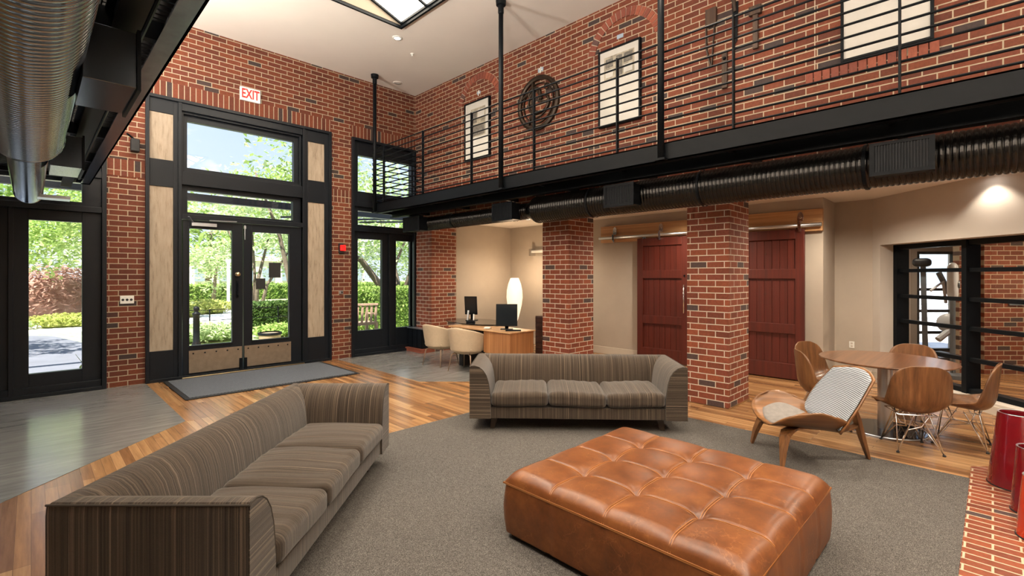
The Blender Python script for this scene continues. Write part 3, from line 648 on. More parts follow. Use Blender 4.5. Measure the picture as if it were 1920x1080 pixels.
# ---- spiral ducts
def duct(loc, rz, mat, lab, boxes, sgn, span=(-1.2, 4.25, 7.0)):
    r = empty('spiral_duct', loc, 0, lab, 'duct')
    def sect(y0, y1, R, nm):
        pr = []; y = y0; pitch = .036
        while y < y1:
            pr += [(R-.006, y), (R-.001, y+pitch*.08), (R+.0025, y+pitch*.25), (R+.004, y+pitch*.5), (R+.0025, y+pitch*.75), (R-.001, y+pitch*.92)]; y += pitch
        pr.append((R, y1)); o = MB().lathe(pr, 56, axis='y').build(nm, mat, r, smooth=True)
        for pl in o.data.polygons:
            if len(pl.vertices) > 4: pl.use_smooth = False
        return o
    sect(span[0], span[1]-.08, .165, 'large_section')
    MB().lathe([(.166, span[1]-.10), (.174, span[1]-.085), (.168, span[1]-.07), (.115, span[1]+.03), (.112, span[1]+.06)], 56, axis='y').build('reducer', mat, r, smooth=True)
    sect(span[1]+.02, span[2], .105, 'small_section')
    MB().lathe([(.105, span[2]), (.112, span[2]+.005), (.112, span[2]+.03)], 40, axis='y').build('end_cap', mat, r)
    for (y, wd, R) in boxes:
        b = MB(); x0, x1 = sorted((sgn*(R-.03), sgn*(R+.13))); b.box(x0, x1, y-wd/2, y+wd/2, -.115, .10)
        bo = b.build('register_box', 'black' if mat == 'duct_black' else 'duct_box', r, bevel=.002)
        fx = sgn*(R+.13); fr = MB()
        for (a, b2, c2, d2) in ((-wd/2-.012, wd/2+.012, -.127, -.10), (-wd/2-.012, wd/2+.012, .09, .112), (-wd/2-.012, -wd/2+.018, -.10, .09), (wd/2-.018, wd/2+.012, -.10, .09)):
            xx = sorted((fx, fx+sgn*.012)); fr.box(xx[0], xx[1], y+a, y+b2, c2, d2)
        fr.build('register_frame', 'black', bo)
        gg = MB(); n = 18
        for i in range(n):
            yy = y-wd/2+.02+(wd-.04)*(i+.5)/n; xx = sorted((fx, fx+sgn*.008)); gg.box(xx[0], xx[1], yy-.004, yy+.004, -.10, .09)
        gg.build('grille', 'grille', bo)
    y = span[0]+.6
    while y < span[2]:
        R = .165 if y < span[1] else .105; hg = MB(); hg.tube([(0, y, R), (0, y, .30 if mat == 'duct_black' else .31)], .006, 6)
        if mat == 'duct_black': hg.lathe([(R+.012, y-.012), (R+.014, y), (R+.012, y+.012)], 40, axis='y', caps=False)
        hg.build('hanger', 'steel' if mat != 'duct_black' else 'black', r); y += 1.3
    return r
duct((4.66, 0, 2.255), 0, 'duct_black', 'long black spiral air duct under the right walkway', [(.46, .34, .165), (2.78, .34, .165), (4.60, .36, .115), (6.75, .46, .115)], -1)
ld = duct((-.02, 0, 2.255), 0, 'duct_grey', 'grey metallic spiral air duct hanging overhead at upper left', [(2.60, .42, .185), (4.67, .44, .14)], 1, (-1.2, 4.2, 7.0))
MB().box(.06, .30, 6.55, 6.75, -.09, -.06).build('damper_arm', 'steel', ld)

# ================================================================== RIGHT UPPER WALL DECORATION (plane x = XW)
def arch(yc, hw, zs, zt, lab):
    rise = zt-zs; R = (hw*hw+rise*rise)/(2*rise); zc = zt-R; a0 = math.asin(min(1, hw/R)); n = 19; m = MB(); th = .105
    for i in range(n):
        a = -a0+2*a0*(i+.5)/n; da = a0/n*.84; q = []
        for rr, aa in ((R-th, a-da), (R-th, a+da), (R, a+da), (R, a-da)): q.append((yc+rr*math.sin(aa), zc+rr*math.cos(aa)))
        vs_ = [(XW-.014, y, z) for y, z in q]+[(XW+.02, y, z) for y, z in q]
        m.add(vs_, [(0, 1, 2, 3), (7, 6, 5, 4), (0, 4, 5, 1), (1, 5, 6, 2), (2, 6, 7, 3), (3, 7, 4, 0)])
    o = struct('trim_3', m, BRK)
    g = MB()
    n = 40; ring = []
    for i in range(n+1):
        a = -a0+2*a0*i/n; ring.append((yc+(R-th)*math.sin(a), zc+(R-th)*math.cos(a), yc+(R+.004)*math.sin(a), zc+(R+.004)*math.cos(a)))
    for i in range(n):
        a, b = ring[i], ring[i+1]; g.add([(XW-.004, a[0], a[1]), (XW-.004, b[0], b[1]), (XW-.004, b[2], b[3]), (XW-.004, a[2], a[3])], [(0, 1, 2, 3)])
    for s_ in (-1, 1):
        y = yc+s_*(hw-.085); g.box(XW-.003, XW+.01, y-.004, y+.004, ZN+.3, zs+.0)
    struct('trim_3', g, 'mortar')
M['mortar'] = plain('mortar_joint', (.42, .35, .26), .9)
def s_single():
    s = NT('single_bricks'); gi = s.n('ShaderNodeNewGeometry'); c = s.ramp(gi.outputs['Random Per Island'], [(0, (.09, .05, .045)), (.12, (.17, .045, .028)), (.6, (.23, .06, .032)), (1, (.27, .075, .04))])
    f = s.noise(s.tc.outputs['Object'], 45, 5, .65); s.color(s.mix(.5, c, s.ramp(f, [(.25, (.6, .6, .6)), (.75, (1.3, 1.3, 1.3))]), 'MULTIPLY')); s.set('Roughness', .8); s.bump(f, .4, .004); return s.m
BRK = s_single()
arch(5.93, .53, 4.28, 4.70, ''); arch(3.22, .53, 4.26, 4.69, '')
sl = MB()
for i in range(14):
    y = .30+i*.068; sl.box(XW-.014, XW+.02, y+.004, y+.062, 3.19, 3.30)
struct('trim_3', sl, BRK); struct('trim_3', box(XW-.003, XW+.01, 1.17, 1.178, 3.19, 4.5), 'mortar')

def picture(y0, y1, z0, z1, lab, prints):
    r = empty('framed_picture', (XW, (y0+y1)/2, (z0+z1)/2), 0, lab, 'picture', 'framed prints on the upper brick wall')
    t = .022; f = MB(); xa, xb = XW-.045, XW-.002
    f.box(xa, xb, y0, y0+t, z0, z1); f.box(xa, xb, y1-t, y1, z0, z1); f.box(xa, xb, y0+t, y1-t, z0, z0+t); f.box(xa, xb, y0+t, y1-t, z1-t, z1)
    f.build('frame', 'black', r, world=True, bevel=.002)
    mt_ = box(XW-.030, XW-.004, y0+t, y1-t, z0+t, z1-t).build('mat_board', 'paper', r, world=True)
    W, Hh = y1-y0, z1-z0
    for ip, (a, b, c_, d, mm) in enumerate(prints):   # a,b from the left as seen (y decreasing), c,d from the top
        ya, yb = y1-a*W, y1-b*W; box(XW-.0315-.0012*ip, XW-.0302, yb, ya, z1-d*Hh, z1-c_*Hh).build('print', mm, mt_, world=True)
PR = MB
picture(5.64, 6.26, 3.31, 4.26, 'narrow framed print nearest the corner, with one tall picture', [(.26, .84, .13, .62, 'photo2'), (.30, .50, .17, .38, 'photo'), (.54, .80, .17, .30, 'paper'), (.30, .80, .44, .60, 'photo')])
picture(2.97, 3.57, 3.28, 4.25, 'framed print under the second brick arch, with four small pictures at its top', [(.14, .86, .10, .40, 'photo2'), (.18, .36, .13, .24, 'photo'), (.18, .36, .27, .37, 'paper'), (.44, .58, .12, .38, 'photo'), (.62, .82, .12, .24, 'photo'), (.62, .82, .27, .37, 'paper')])
picture(.335, .965, 3.31, 4.24, 'framed print at the right, cut off by the top of the photo', [(.14, .86, .10, .36, 'photo2'), (.20, .48, .13, .33, 'photo'), (.55, .80, .13, .33, 'photo')])

# ---- round emblem
em_ = empty('round_emblem', (XW, 4.62, 3.88), 0, 'large round dark bronze emblem with raised curving shapes on the brick wall', 'wall emblem')
M['emblem'] = plain('emblem_bronze', (.028, .017, .010), .4, .6, var=.3, vs_=20)
m = MB()
def yz(pts, x=-.02): return [(x, -a, b) for a, b in pts]     # a = to the right as seen
m.lathe([(.39, -.002), (.39, -.04), (.355, -.05), (.33, -.04), (.33, -.002)], 56, axis='x', caps=False); m.build('outer_ring', 'emblem', em_, smooth=False)
m = MB(); m.lathe([(.29, -.002), (.29, -.03), (.275, -.03), (.275, -.002)], 56, axis='x', caps=False); m.build('inner_ring', 'emblem', em_)
m = MB(); m.bar((-.025, .09, .31), (-.025, .09, -.31), .03, .05, up=(1, 0, 0)); m.bar((-.025, .09, .20), (-.025, .30, .13), .03, .03, up=(1, 0, 0))
arc = [(.05*math.cos(t)*3.1-.02, .05*math.sin(t)*3.4+.02) for t in [k*PI/12 for k in range(4, 21)]]; m.tube(yz(arc, -.03), .016, 8)
arc = [(-.06+.11*math.cos(t), .12+.11*math.sin(t)) for t in [k*PI/12 for k in range(-4, 13)]]; m.tube(yz(arc, -.03), .018, 8)
arc = [(.07+.14*math.cos(t), -.02+.12*math.sin(t)) for t in [k*PI/12 for k in range(-9, 8)]]; m.tube(yz(arc, -.03), [.01+.014*math.sin(PI*i/16) for i in range(17)], 8)
m.lathe([(.05, -.02), (.05, -.035), (.035, -.035), (.035, -.02)], 20, (0, -.17, .20), 'x', caps=False); m.lathe([(.015, -.02), (.015, -.035)], 12, (0, -.17, .20), 'x')
m.bar((-.03, .04, .24), (-.03, -.08, .04), .03, .035, up=(1, 0, 0)); m.bar((-.03, -.02, .02), (-.03, -.22, -.03), .025, .03, up=(1, 0, 0)); m.bar((-.03, .12, -.16), (-.03, .18, -.30), .03, .03, up=(1, 0, 0))
m.tube(yz([(-.16, -.18), (-.05, -.22), (.06, -.2), (.15, -.14)], -.03), .012, 8)
m.build('relief', 'emblem', em_)
lt = MB(); x = -.30
for i in range(24):
    hgt = random.choice((.03, .035, .04)); wdt = random.uniform(.008, .014); z = -.50-.0+.0*i; lt.box(-.006, -.001, -(x+wdt), -x, z, z+hgt); x += .025
tag(lt.build('wall_lettering', 'emblem', None), 'row of small dark raised marks on the brick below the round emblem', 'lettering').location = (XW, 4.62, 3.93)
for (u, v, s_, lab) in ((1014, 131, .05, 'small blue and white mark on the brick above the round emblem'), (898, 174, .04, 'small blue and white mark above the framed print nearest the corner'), (1163, 68, .045, 'small pale blue brick tag under the second arch')):
    r_ = (u-960)/901.5; D = XW*S2/(1+r_); y = (D-r_*D)/S2; z = 1.4+(517-v)/901.5*D
    tg = empty('wall_tag', (XW, y, z), 0, lab, 'tag')
    MB().box(-.006, -.001, -s_, s_, -s_*.55, s_*.55).build('tag_plate', 'tagblue', tg)
    if v > 100: MB().bar((-.010, -s_*.7, -.01), (-.010, s_*.5, .02), .014, .006, up=(1, 0, 0)).bar((-.010, -s_*.2, .04), (-.010, s_*.1, -.05), .014, .006, up=(1, 0, 0)).build('tag_mark', 'white', tg)
# ---- antique tools
M['oldwood'] = wood_mat('old_tool_wood', (.025, .012, .007), (.05, .024, .012), (.075, .04, .02), 'z', rough=.6)
def tool(name, y, z, lab): return empty(name, (XW, y, z), 0, lab, 'tool')
t = tool('wooden_boot_jack', 2.135, 3.95, 'wooden block tool with a pointed strap loop, leftmost of the wall tools')
MB().box(-.04, -.003, -.06, .055, .12, .31).build('wood_block', 'oldwood', t, bevel=.003)
MB().bar((-.025, .05, .12), (-.025, .045, -.12), .012, .03, up=(1, 0, 0)).bar((-.025, .045, -.12), (-.025, .0, -.31), .012, .03, up=(1, 0, 0)).bar((-.025, -.04, .12), (-.025, -.01, -.31), .008, .03, up=(1, 0, 0)).build('strap', 'darkleg', t)
t = tool('hand_saw', 1.885, 4.03, 'narrow dark blade tool hanging in the middle of the wall tools')
MB().tube([(-.02, .06, .30), (-.02, .015, .22), (-.02, .0, .1)], [.012, .02, .018], 8).build('handle', 'darkleg', t)
MB().add([(-.012, .035, .22), (-.012, -.03, .20), (-.012, -.02, -.2), (-.012, .01, -.24), (-.02, .035, .22), (-.02, -.03, .20), (-.02, -.02, -.2), (-.02, .01, -.24)], [(0, 1, 2, 3), (7, 6, 5, 4), (0, 4, 5, 1), (1, 5, 6, 2), (2, 6, 7, 3), (3, 7, 4, 0)]).build('blade', 'black', t)
t = tool('wooden_mallet', 1.685, 3.89, 'dark T shaped wooden tool at the right of the wall tools')
MB().box(-.05, -.003, -.055, .06, .13, .22).build('head', 'oldwood', t, bevel=.006); MB().bar((-.025, 0, .13), (-.025, .0, -.21), .05, .03, up=(1, 0, 0)).build('handle', 'oldwood', t, bevel=.004)
t = tool('wooden_peg', 1.99, 3.56, 'short brown wooden peg below the other wall tools')
MB().box(-.03, -.003, -.025, .03, -.19, .19).build('peg_body', 'oldwood', t, bevel=.004); MB().lathe([(.02, -.03), (.012, -.05)], 12, (0, 0, .12), 'x').build('peg_knob', 'black', t)

# ================================================================== SLIDING RED DOORS (plane x about 7.2)
def barn_door(y0, y1, lab, handle_side):
    r = empty('sliding_door', (7.21, (y0+y1)/2, 0), 0, lab, 'door'); W = y1-y0; h = 2.02; st = .105
    m = MB(); a, b = -.035, .012
    m.box(a, b, -W/2, -W/2+st, .015, h); m.box(a, b, W/2-st, W/2, .015, h)
    rails = ((.015, .22), (.62, .75), (1.36, 1.49), (1.89, h))
    for z0, z1 in rails: m.box(a, b, -W/2+st, W/2-st, z0, z1)
    m.build('stile_frame', 'redwood', r, bevel=.004)
    for i in range(3):
        z0, z1 = rails[i][1], rails[i+1][0]; p_ = MB(); n = 7; w_ = (W-2*st)/n
        for k in range(n): p_.box(-.012, .008, -W/2+st+k*w_+.003, -W/2+st+(k+1)*w_-.003, z0, z1)
        p_.box(-.004, .009, -W/2+st, W/2-st, z0, z1); p_.build('board_panel', 'redwood', r)
    if handle_side:
        yy = -W/2+.055; hn_ = MB(); hn_.tube([(-.035, yy, .86), (-.07, yy, .86), (-.07, yy, 1.22), (-.035, yy, 1.22)], .009, 10); hn_.tube([(-.07, yy, .82), (-.07, yy, 1.26)], .010, 10); hn_.build('pull_handle', 'chrome', r, smooth=True)
        MB().lathe([(.014, -.035), (.014, -.045)], 14, (0, yy, 1.4), 'x').build('lock', 'black', r)
    for (yy, zz) in ((0, 1.70), (0, 1.15)): MB().lathe([(.008, -.012), (.008, -.02)], 10, (0, yy+.03, zz), 'x').build('screw_plug', 'darkwood', r)
    for yy in (-W/2+.12, W/2-.14): MB().box(-.05, -.005, yy-.03, yy+.03, h-.005, h+.018).build('roller', 'chrome', r)
    return r
barn_door(3.33, 4.212, 'red panelled sliding door with chrome pull handle, left of the widest pillar', True)
barn_door(1.75, 2.64, 'red panelled sliding door right of the widest pillar, without a handle in view', False)
def track(y0, y1, brs, lab):
    r = empty('door_track', (7.25, (y0+y1)/2, 2.1), 0, lab, 'door track')
    box(7.215, 7.278, y0, y1, 1.985, 2.27).build('back_board', 'oak', r, world=True, bevel=.003)
    MB().tube([(7.165, y0-.0, 2.062), (7.165, y1+.0, 2.062)], .026, 16).build('rail_tube', 'steel', r, world=True, smooth=True)
    for y in brs:
        k = MB(); k.add([(7.208, y+.038*math.sin(t)*(1 if math.cos(t) > 0 else 1.0), 2.17+.075*math.cos(t)) for t in [i*2*PI/24 for i in range(24)]]+[(7.190, y+.038*math.sin(t), 2.17+.075*math.cos(t)) for t in [i*2*PI/24 for i in range(24)]],
            [tuple(range(24))[::-1], tuple(range(24, 48))]+[(i, (i+1) % 24, 24+(i+1) % 24, 24+i) for i in range(24)])
        k.box(7.13, 7.195, y-.018, y+.018, 2.01, 2.115); k.box(7.15, 7.2, y-.012, y+.012, 1.98, 2.03); k.lathe([(.014, 7.17), (.014, 7.19)], 12, (0, y, 2.17), 'x'); k.build('bracket', 'chrome', r, world=True, bevel=.002)
    return r
track(3.0, 4.965, (4.66, 3.79, 3.05), 'oak track board and chrome rail above the left red door')
track(1.553, 2.85, (1.80, 2.66), 'oak track board and steel rail above the right red door')
t3 = empty('wall_rail', (7.2, 6.2, 1.88), 0, 'white wall mounted rail end with chrome bracket, seen beside the paper lamp', 'rail')
MB().tube([(7.20, 6.62, 1.89), (7.20, 5.3, 1.89)], .03, 14).build('rail_tube', 'white', t3, world=True, smooth=True); box(7.14, 7.279, 6.60, 6.66, 1.80, 1.95).build('bracket', 'chrome', t3, world=True, bevel=.005)
ow = empty('wall_outlet', P(6.44, 4.8, .45), -PI/4+PI, 'small white outlet plate low on the wall behind the dining table', 'outlet')
ow.matrix_basis = Matrix.Translation((7.918, 1.36, .46)); ow.location = (7.918, 1.36, .46)
MB().box(-.008, 0, -.03, .03, -.045, .045).build('plate', 'white', ow, bevel=.002); MB().box(-.011, -.008, -.012, .012, .008, .03).box(-.011, -.008, -.012, .012, -.03, -.008).build('socket', 'base', ow)

# ================================================================== SOFAS (local front = -y)
def sofa(loc, rz, lab, W=1.92, Dp=.72, Hh=.585):
    r = empty('sofa', loc, rz, lab, 'sofa', 'pair of striped sofas'); x0, x1, yb, yf = -W/2, W/2, Dp/2, -Dp/2; zb = .115
    prof = [(0, zb), (0, .54), (.002, Hh-.012), (.012, Hh-.002), (.045, Hh), (.085, Hh-.012), (.12, Hh-.04), (.15, Hh-.085), (.17, Hh-.15), (.182, Hh-.23), (.188, .30), (.19, zb)]
    def seg(fn, nm, mat, n=2):
        m = MB(); rings = [[fn(t, z, i/(n-1)) for t, z in prof] for i in range(n)]; k = len(prof)
        vs_ = [v for q in rings for v in q]; fs = [(i*k+j, i*k+(j+1) % k, (i+1)*k+(j+1) % k, (i+1)*k+j) for i in range(n-1) for j in range(k)]
        fs += [tuple(range(k))[::-1], tuple(range((n-1)*k, n*k))]; m.add(vs_, fs); o = m.build(nm, mat, r)
        import bmesh
        bm = bmesh.new(); bm.from_mesh(o.data); bmesh.ops.recalc_face_normals(bm, faces=bm.faces); bm.to_mesh(o.data); bm.free()
        for p_ in o.data.polygons: p_.use_smooth = len(p_.vertices) == 4
        o.data.set_sharp_from_angle(angle=.7); return o
    seg(lambda t, z, s: (x0+t, yf+(yb-t-yf)*s, z), 'arm', 'sy'); seg(lambda t, z, s: (x1-t, yf+(yb-t-yf)*s, z), 'arm', 'sy')
    seg(lambda t, z, s: (x0+t+(x1-x0-2*t)*s, yb-t, z), 'backrest', 'sx')
    for sx_ in (-1, 1):
        m = MB(); q_ = [(sx_*(W/2-t), z) for t, z in prof]; k = len(q_); m.add([(a, yf-.003, b) for a, b in q_]+[(a, yf+.002, b) for a, b in q_], [tuple(range(k)), tuple(range(k, 2*k))[::-1]]+[(i, (i+1) % k, k+(i+1) % k, k+i) for i in range(k)]); m.build('arm_front', 'sz', r)
    for sx_ in (-1, 1):    # piping along the arm front
        m = MB(); m.tube([(sx_*(W/2-t), yf-.001, z) for t, z in prof[2:11]], .004, 6); m.tube([(sx_*(W/2-.001), yf, Hh-.008), (sx_*(W/2-.001), yb, Hh-.008)], .004, 6); m.build('piping', 'darkfabric', r)
    m = MB(); m.box(x0+.17, x1-.17, yf+.012, yb-.1, zb, .215); m.build('seat_base', 'sx', r, bevel=.006)
    iw = (W-.376)/3
    for i in range(3):
        xc = x0+.188+iw*(i+.5); rnd = random.Random(i+int(lab[0] == 'l'))
        q = (rnd.uniform(-.008, .008), rnd.uniform(-.005, .005))
        def wp(p, q=q): p.z += q[0]*math.sin(p.x*9)+q[1]*math.sin(p.y*11+p.x*3)+.0025*math.sin(p.x*60+p.y*6)*(p.z > 0); return p
        MB().rbox((xc, (yf+yb-.18)/2-.012, .287), (iw/2-.002, (Dp-.18)/2+.008, .062), .042, 12, .022, wp).build('seat_cushion', 'sx', r, smooth=True, weld=True)
    for sx_, sy_ in ((-1, -1), (1, -1), (-1, 1), (1, 1)):
        xx, yy = sx_*(W/2-.22), sy_*(Dp/2-.11); m = MB(); a, b = .03, .02; ox = sx_*.025; h2 = zb
        m.add([(xx+ox-b, yy-b, .0), (xx+ox+b, yy-b, 0), (xx+ox+b, yy+b, 0), (xx+ox-b, yy+b, 0), (xx-a, yy-a, h2), (xx+a, yy-a, h2), (xx+a, yy+a, h2), (xx-a, yy+a, h2)], [(3, 2, 1, 0), (4, 5, 6, 7), (0, 1, 5, 4), (1, 2, 6, 5), (2, 3, 7, 6), (3, 0, 4, 7)])
        m.build('leg', 'darkleg', r)
    return r
M['darkfabric'] = plain('dark_piping', (.05, .04, .032), .9)
CZ = .0102
sofa(P(4.612, .596, CZ), -PI/4-.045, 'striped grey-brown three seat sofa facing the camera, in front of the pillars')
sofa(P(2.66, -1.29, CZ), PI/4, 'large striped grey-brown three seat sofa at lower left, seen from its end')

# ================================================================== LEATHER OTTOMAN
ot = empty('leather_ottoman', (2.365, 1.222, CZ), 0, 'large square cognac leather ottoman with tufted top on the grey carpet', 'ottoman')
ox, oy, oz = .578, .627, .285
box(-ox+.03, ox-.03, -oy+.03, oy-.03, 0, .04).build('plinth', 'black_matte', ot)
def side_pt(u, v, off):
    return None
m = MB()
def wall_pts(n=40):
    out = []
    for (ax, ay, bx_, by_) in ((-ox, -oy, ox, -oy), (ox, -oy, ox, oy), (ox, oy, -ox, oy), (-ox, oy, -ox, -oy)):
        for i in range(n): out.append((ax+(bx_-ax)*i/n, ay+(by_-ay)*i/n, i/n))
    return out
wp_ = wall_pts(48); zs_ = [.03, .045, .10, .17, .24, .272, oz]; nn = len(wp_); vs_ = []
for z in zs_:
    bul = .010*math.sin(PI*(z-.03)/(oz-.03))
    for (x, y, f_) in wp_:
        c4 = (f_*4) % 1; g_ = min(c4, 1-c4); gr = -.005*max(0, 1-g_/.03) if .02 < f_ < .98 else 0
        k_ = bul+gr; rr = Vector((x/ox if abs(abs(x)-ox) < 1e-6 else 0, y/oy if abs(abs(y)-oy) < 1e-6 else 0)); s_ = .985 if rr.length > 1.2 else 1
        vs_.append((x*s_+rr.x*k_, y*s_+rr.y*k_, z))
m.add(vs_, [(j*nn+i, j*nn+(i+1) % nn, (j+1)*nn+(i+1) % nn, (j+1)*nn+i) for j in range(len(zs_)-1) for i in range(nn)])
m.build('side_panel', 'leather', ot, smooth=True)
def top(u, v):
    x, y = (2*u-1), (2*v-1)
    ex_ = min(1, (1-abs(x))/.13); ey_ = min(1, (1-abs(y))/.12); e = math.sqrt(max(0, 1-(1-ex_)**2))*math.sqrt(max(0, 1-(1-ey_)**2)) if min(ex_, ey_) >= 0 else 0
    z = oz+.062*e
    cx, cy = (u*4) % 1, (v*4) % 1
    z += .012*(math.sin(PI*cx)*math.sin(PI*cy))**.6*e if 0 < u < 1 and 0 < v < 1 else 0
    gx, gy = min(cx, 1-cx), min(cy, 1-cy)
    if .12 < u < .88: z -= .007*math.exp(-(gx/.022)**2)*e
    if .12 < v < .88: z -= .007*math.exp(-(gy/.022)**2)*e
    bu, bv = round(u*4), round(v*4)
    if 1 <= bu <= 3 and 1 <= bv <= 3:
        du, dv = (u*4-bu), (v*4-bv); d_ = math.hypot(du, dv); an = math.atan2(dv, du)
        z -= .034*math.exp(-(d_/.115)**1.2)*(1+.12*math.sin(an*9+bu*3+bv)*min(1, d_/.08))
    return (x*ox, y*oy, z)
MB().grid(top, 161, 161).build('tufted_top', 'leather', ot, smooth=True)
m = MB(); m.tube([(-ox, -oy, oz), (ox, -oy, oz), (ox, oy, oz), (-ox, oy, oz)], .0055, 8, closed=True); m.build('piping', 'stitch', ot, smooth=True)
m = MB()
for i in (1, 2, 3):
    q = -1+i/2
    for sg in (-.0085, .0085):
        for ax in (0, 1):
            pts = []
            for k in range(81):
                u = .0+k/80
                pu, pv = (q/2+.5+sg/2.2/1, u) if ax == 0 else (u, q/2+.5+sg/2.2)
                t_ = top(pu, pv); pts.append((t_[0], t_[1], t_[2]+.0006))
            m.tube(pts, .0015, 5)
m.build('seam_stitching', 'stitch', ot)

# ================================================================== SHELL CHAIRS WITH WIRE BASE (local front = -y)
def shell_surface(prof, widths, curl, nu=17):
    def fn(u, v):
        t = v*(len(prof)-1); i = min(int(t), len(prof)-2); f_ = t-i
        def cat(a): # catmull-rom
            p0 = a[max(i-1, 0)]; p1 = a[i]; p2 = a[i+1]; p3 = a[min(i+2, len(a)-1)]
            return .5*((2*p1)+(-p0+p2)*f_+(2*p0-5*p1+4*p2-p3)*f_*f_+(-p0+3*p1-3*p2+p3)*f_**3)
        y = cat([p[0] for p in prof]); z = cat([p[1] for p in prof]); w_ = cat(widths); cy, cz = cat([c_[0] for c_ in curl]), cat([c_[1] for c_ in curl])
        q = 2*u-1; return (q*w_, y+cy*abs(q)**2.2, z+cz*abs(q)**2.2)
    return fn
def wire_chair(loc, rz, lab):
    r = empty('shell_chair', loc, rz, lab, 'chair', 'shell chairs around the dining table')
    prof = [(-.222, .315), (-.218, .342), (-.15, .345), (-.03, .325), (.08, .316), (.155, .335), (.195, .40), (.208, .50), (.218, .60), (.224, .665), (.228, .70)]
    wd = [.165, .195, .208, .212, .214, .216, .214, .205, .190, .155, .085]
    cu = [(.02, .0), (.01, .012), (0, .025), (0, .05), (-.02, .075), (-.055, .07), (-.075, .04), (-.065, .015), (-.05, .0), (-.03, -.004), (-.01, -.004)]
    o = MB().grid(shell_surface(prof, wd, cu), 17, 45).build('seat_shell', 'walnut', r, smooth=True, solid=.011)
    o.modifiers[0].offset = -1
    m = MB(); ft = [(-.145, -.165), (.145, -.165), (-.15, .165), (.15, .165)]; z0 = .295; rad = .0048
    up = [(-.09, -.10), (.09, -.10), (-.09, .09), (.09, .09)]
    for i, (fx, fy) in enumerate(ft):
        m.tube([(fx, fy, .008), (up[i][0]*1.25, up[i][1]*.35, z0-.02), (up[i][0]*1.2, up[i][1]*.2, z0)], rad, 7)
        m.tube([(fx, fy, .008), (up[i][0]*.3, up[i][1]*1.2, z0-.02), (up[i][0]*.2, up[i][1]*1.2, z0)], rad, 7)
        j = (1, 3, 0, 2)[i]; gx, gy = ft[j]
        m.tube([(fx, fy, .008), (fx*.45+gx*.05, fy*.45+gy*.05, .16), (gx*.35, gy*.35, .19), (up[j][0], up[j][1], z0)], rad, 7)
    m.tube([(-.13, -.13, z0), (.13, -.13, z0), (.13, .12, z0), (-.13, .12, z0)], .005, 7, closed=True)
    for q in up: m.tube([(q[0], q[1], z0), (q[0], q[1], .322)], .009, 8)
    m.build('wire_base', 'chrome', r, smooth=True)
    for fx, fy in ft: MB().lathe([(.011, 0), (.012, .008), (.007, .014)], 10, (fx, fy, 0)).build('foot_cap', 'black_matte', r)
    return r
tcx, tcl = 4.38, 3.40
def face(D, L, tD=tcx, tL=tcl):
    a, b = P(D, L), P(tD, tL); return yaw_to(b.x-a.x, b.y-a.y)
ch = wire_chair(P(3.92, 3.25), face(3.93, 3.27, 4.40, 3.42), 'walnut shell chair nearest the camera, its back hiding part of the dining table')
for D, L, lab in ((4.00, 3.74, 'walnut shell chair at the right end of the dining table, seen from the side'), (4.50, 2.92, 'walnut shell chair directly behind the three legged lounge chair'), (4.93, 3.20, 'walnut shell chair at the back left of the dining table, near the red door'), (4.80, 3.95, 'walnut shell chair behind the dining table, backed by the glazed partition')):
    dup(ch, P(D, L), face(D, L), lab)
# dining table
dt = empty('dining_table', P(tcx, tcl), 0, 'round walnut topped dining table on a steel column and dark disc base', 'table')
MB().lathe([(.40, .612), (.47, .619), (.508, .630), (.512, .636), (.508, .641), (.0005, .641)], 72, caps=False).lathe([(.0005, .612), (.40, .612)], 72, caps=False).build('table_top', 'walnut_h', dt, smooth=False)
MB().lathe([(.0575, .012), (.0575, .60)], 36, caps=True).build('column', 'steel', dt, smooth=True).data.set_sharp_from_angle(angle=.7)
MB().lathe([(.30, .0), (.302, .006), (.296, .012), (.0005, .016)], 56).build('disc_base', 'glossblack', dt)
MB().lathe([(.303, .0), (.306, .003), (.303, .010)], 56, caps=False).build('base_rim', 'steel', dt)
MB().lathe([(.14, .60), (.14, .612)], 30).build('mount_plate', 'black', dt)

# ================================================================== THREE LEGGED LOUNGE CHAIR (front = -y)
lc = empty('lounge_chair', P(3.70, 2.21, .0102), yaw_to(*(P(.10, -1).xy)), 'three legged plywood lounge chair with pale ribbed pads beside the ottoman', 'lounge chair')
def seat_fn(u, v):
    q = 2*u-1; y = -.27+.50*v; wdt = .385*(1-.10*max(0, (v-.55)/.45)**2-.08*max(0, (.25-v)/.25)**2)
    e = abs(q); z = .245+.02*(1-v)-.03*v+.175*e**2.2-.02*max(0, 1-v*2.2)*e; x = q*wdt*(1-.10*e**3)
    rr = max(0, e-.5)/.5; yy = y*math.sqrt(max(0, 1-.80*rr**3.2))+.01*rr
    return (x, yy, z+.01*math.sin(PI*v))
MB().grid(seat_fn, 41, 17).build('seat_shell', 'honey', lc, smooth=True, solid=.012)
def padfn(u, v):
    a, b = 2*u-1, 2*v-1; k_ = max(abs(a), abs(b)); h_ = math.hypot(a, b)
    if h_ > 0: sc_ = .25*1+.75*k_/h_; a, b = a*sc_, b*sc_
    p_ = seat_fn(.5+a*.37, .50+b*.42); ed = max(0, 1-max(abs(2*u-1), abs(2*v-1))**6); return (p_[0], p_[1], p_[2]+.004+.020*ed)
MB().grid(padfn, 33, 25).build('seat_pad', 'seatpad', lc, smooth=True, solid=.004)
def back_fn(u, v, k=1.0, off=0):
    a, b = (2*u-1), (2*v-1); kk = max(abs(a), abs(b)); hh_ = math.hypot(a, b)
    if hh_ > 1e-6: sc_ = .64+.36*kk/hh_; a, b = a*sc_, b*sc_
    x = a*.305*k*(1-.05*b); t = b*.235*k; y0 = .20+.12; z0_ = .475; y = y0+t*.58-.07*(a*a)-off*.8; z = z0_+t*.92+off*.5-.02*a*a
    return (x, y, z)
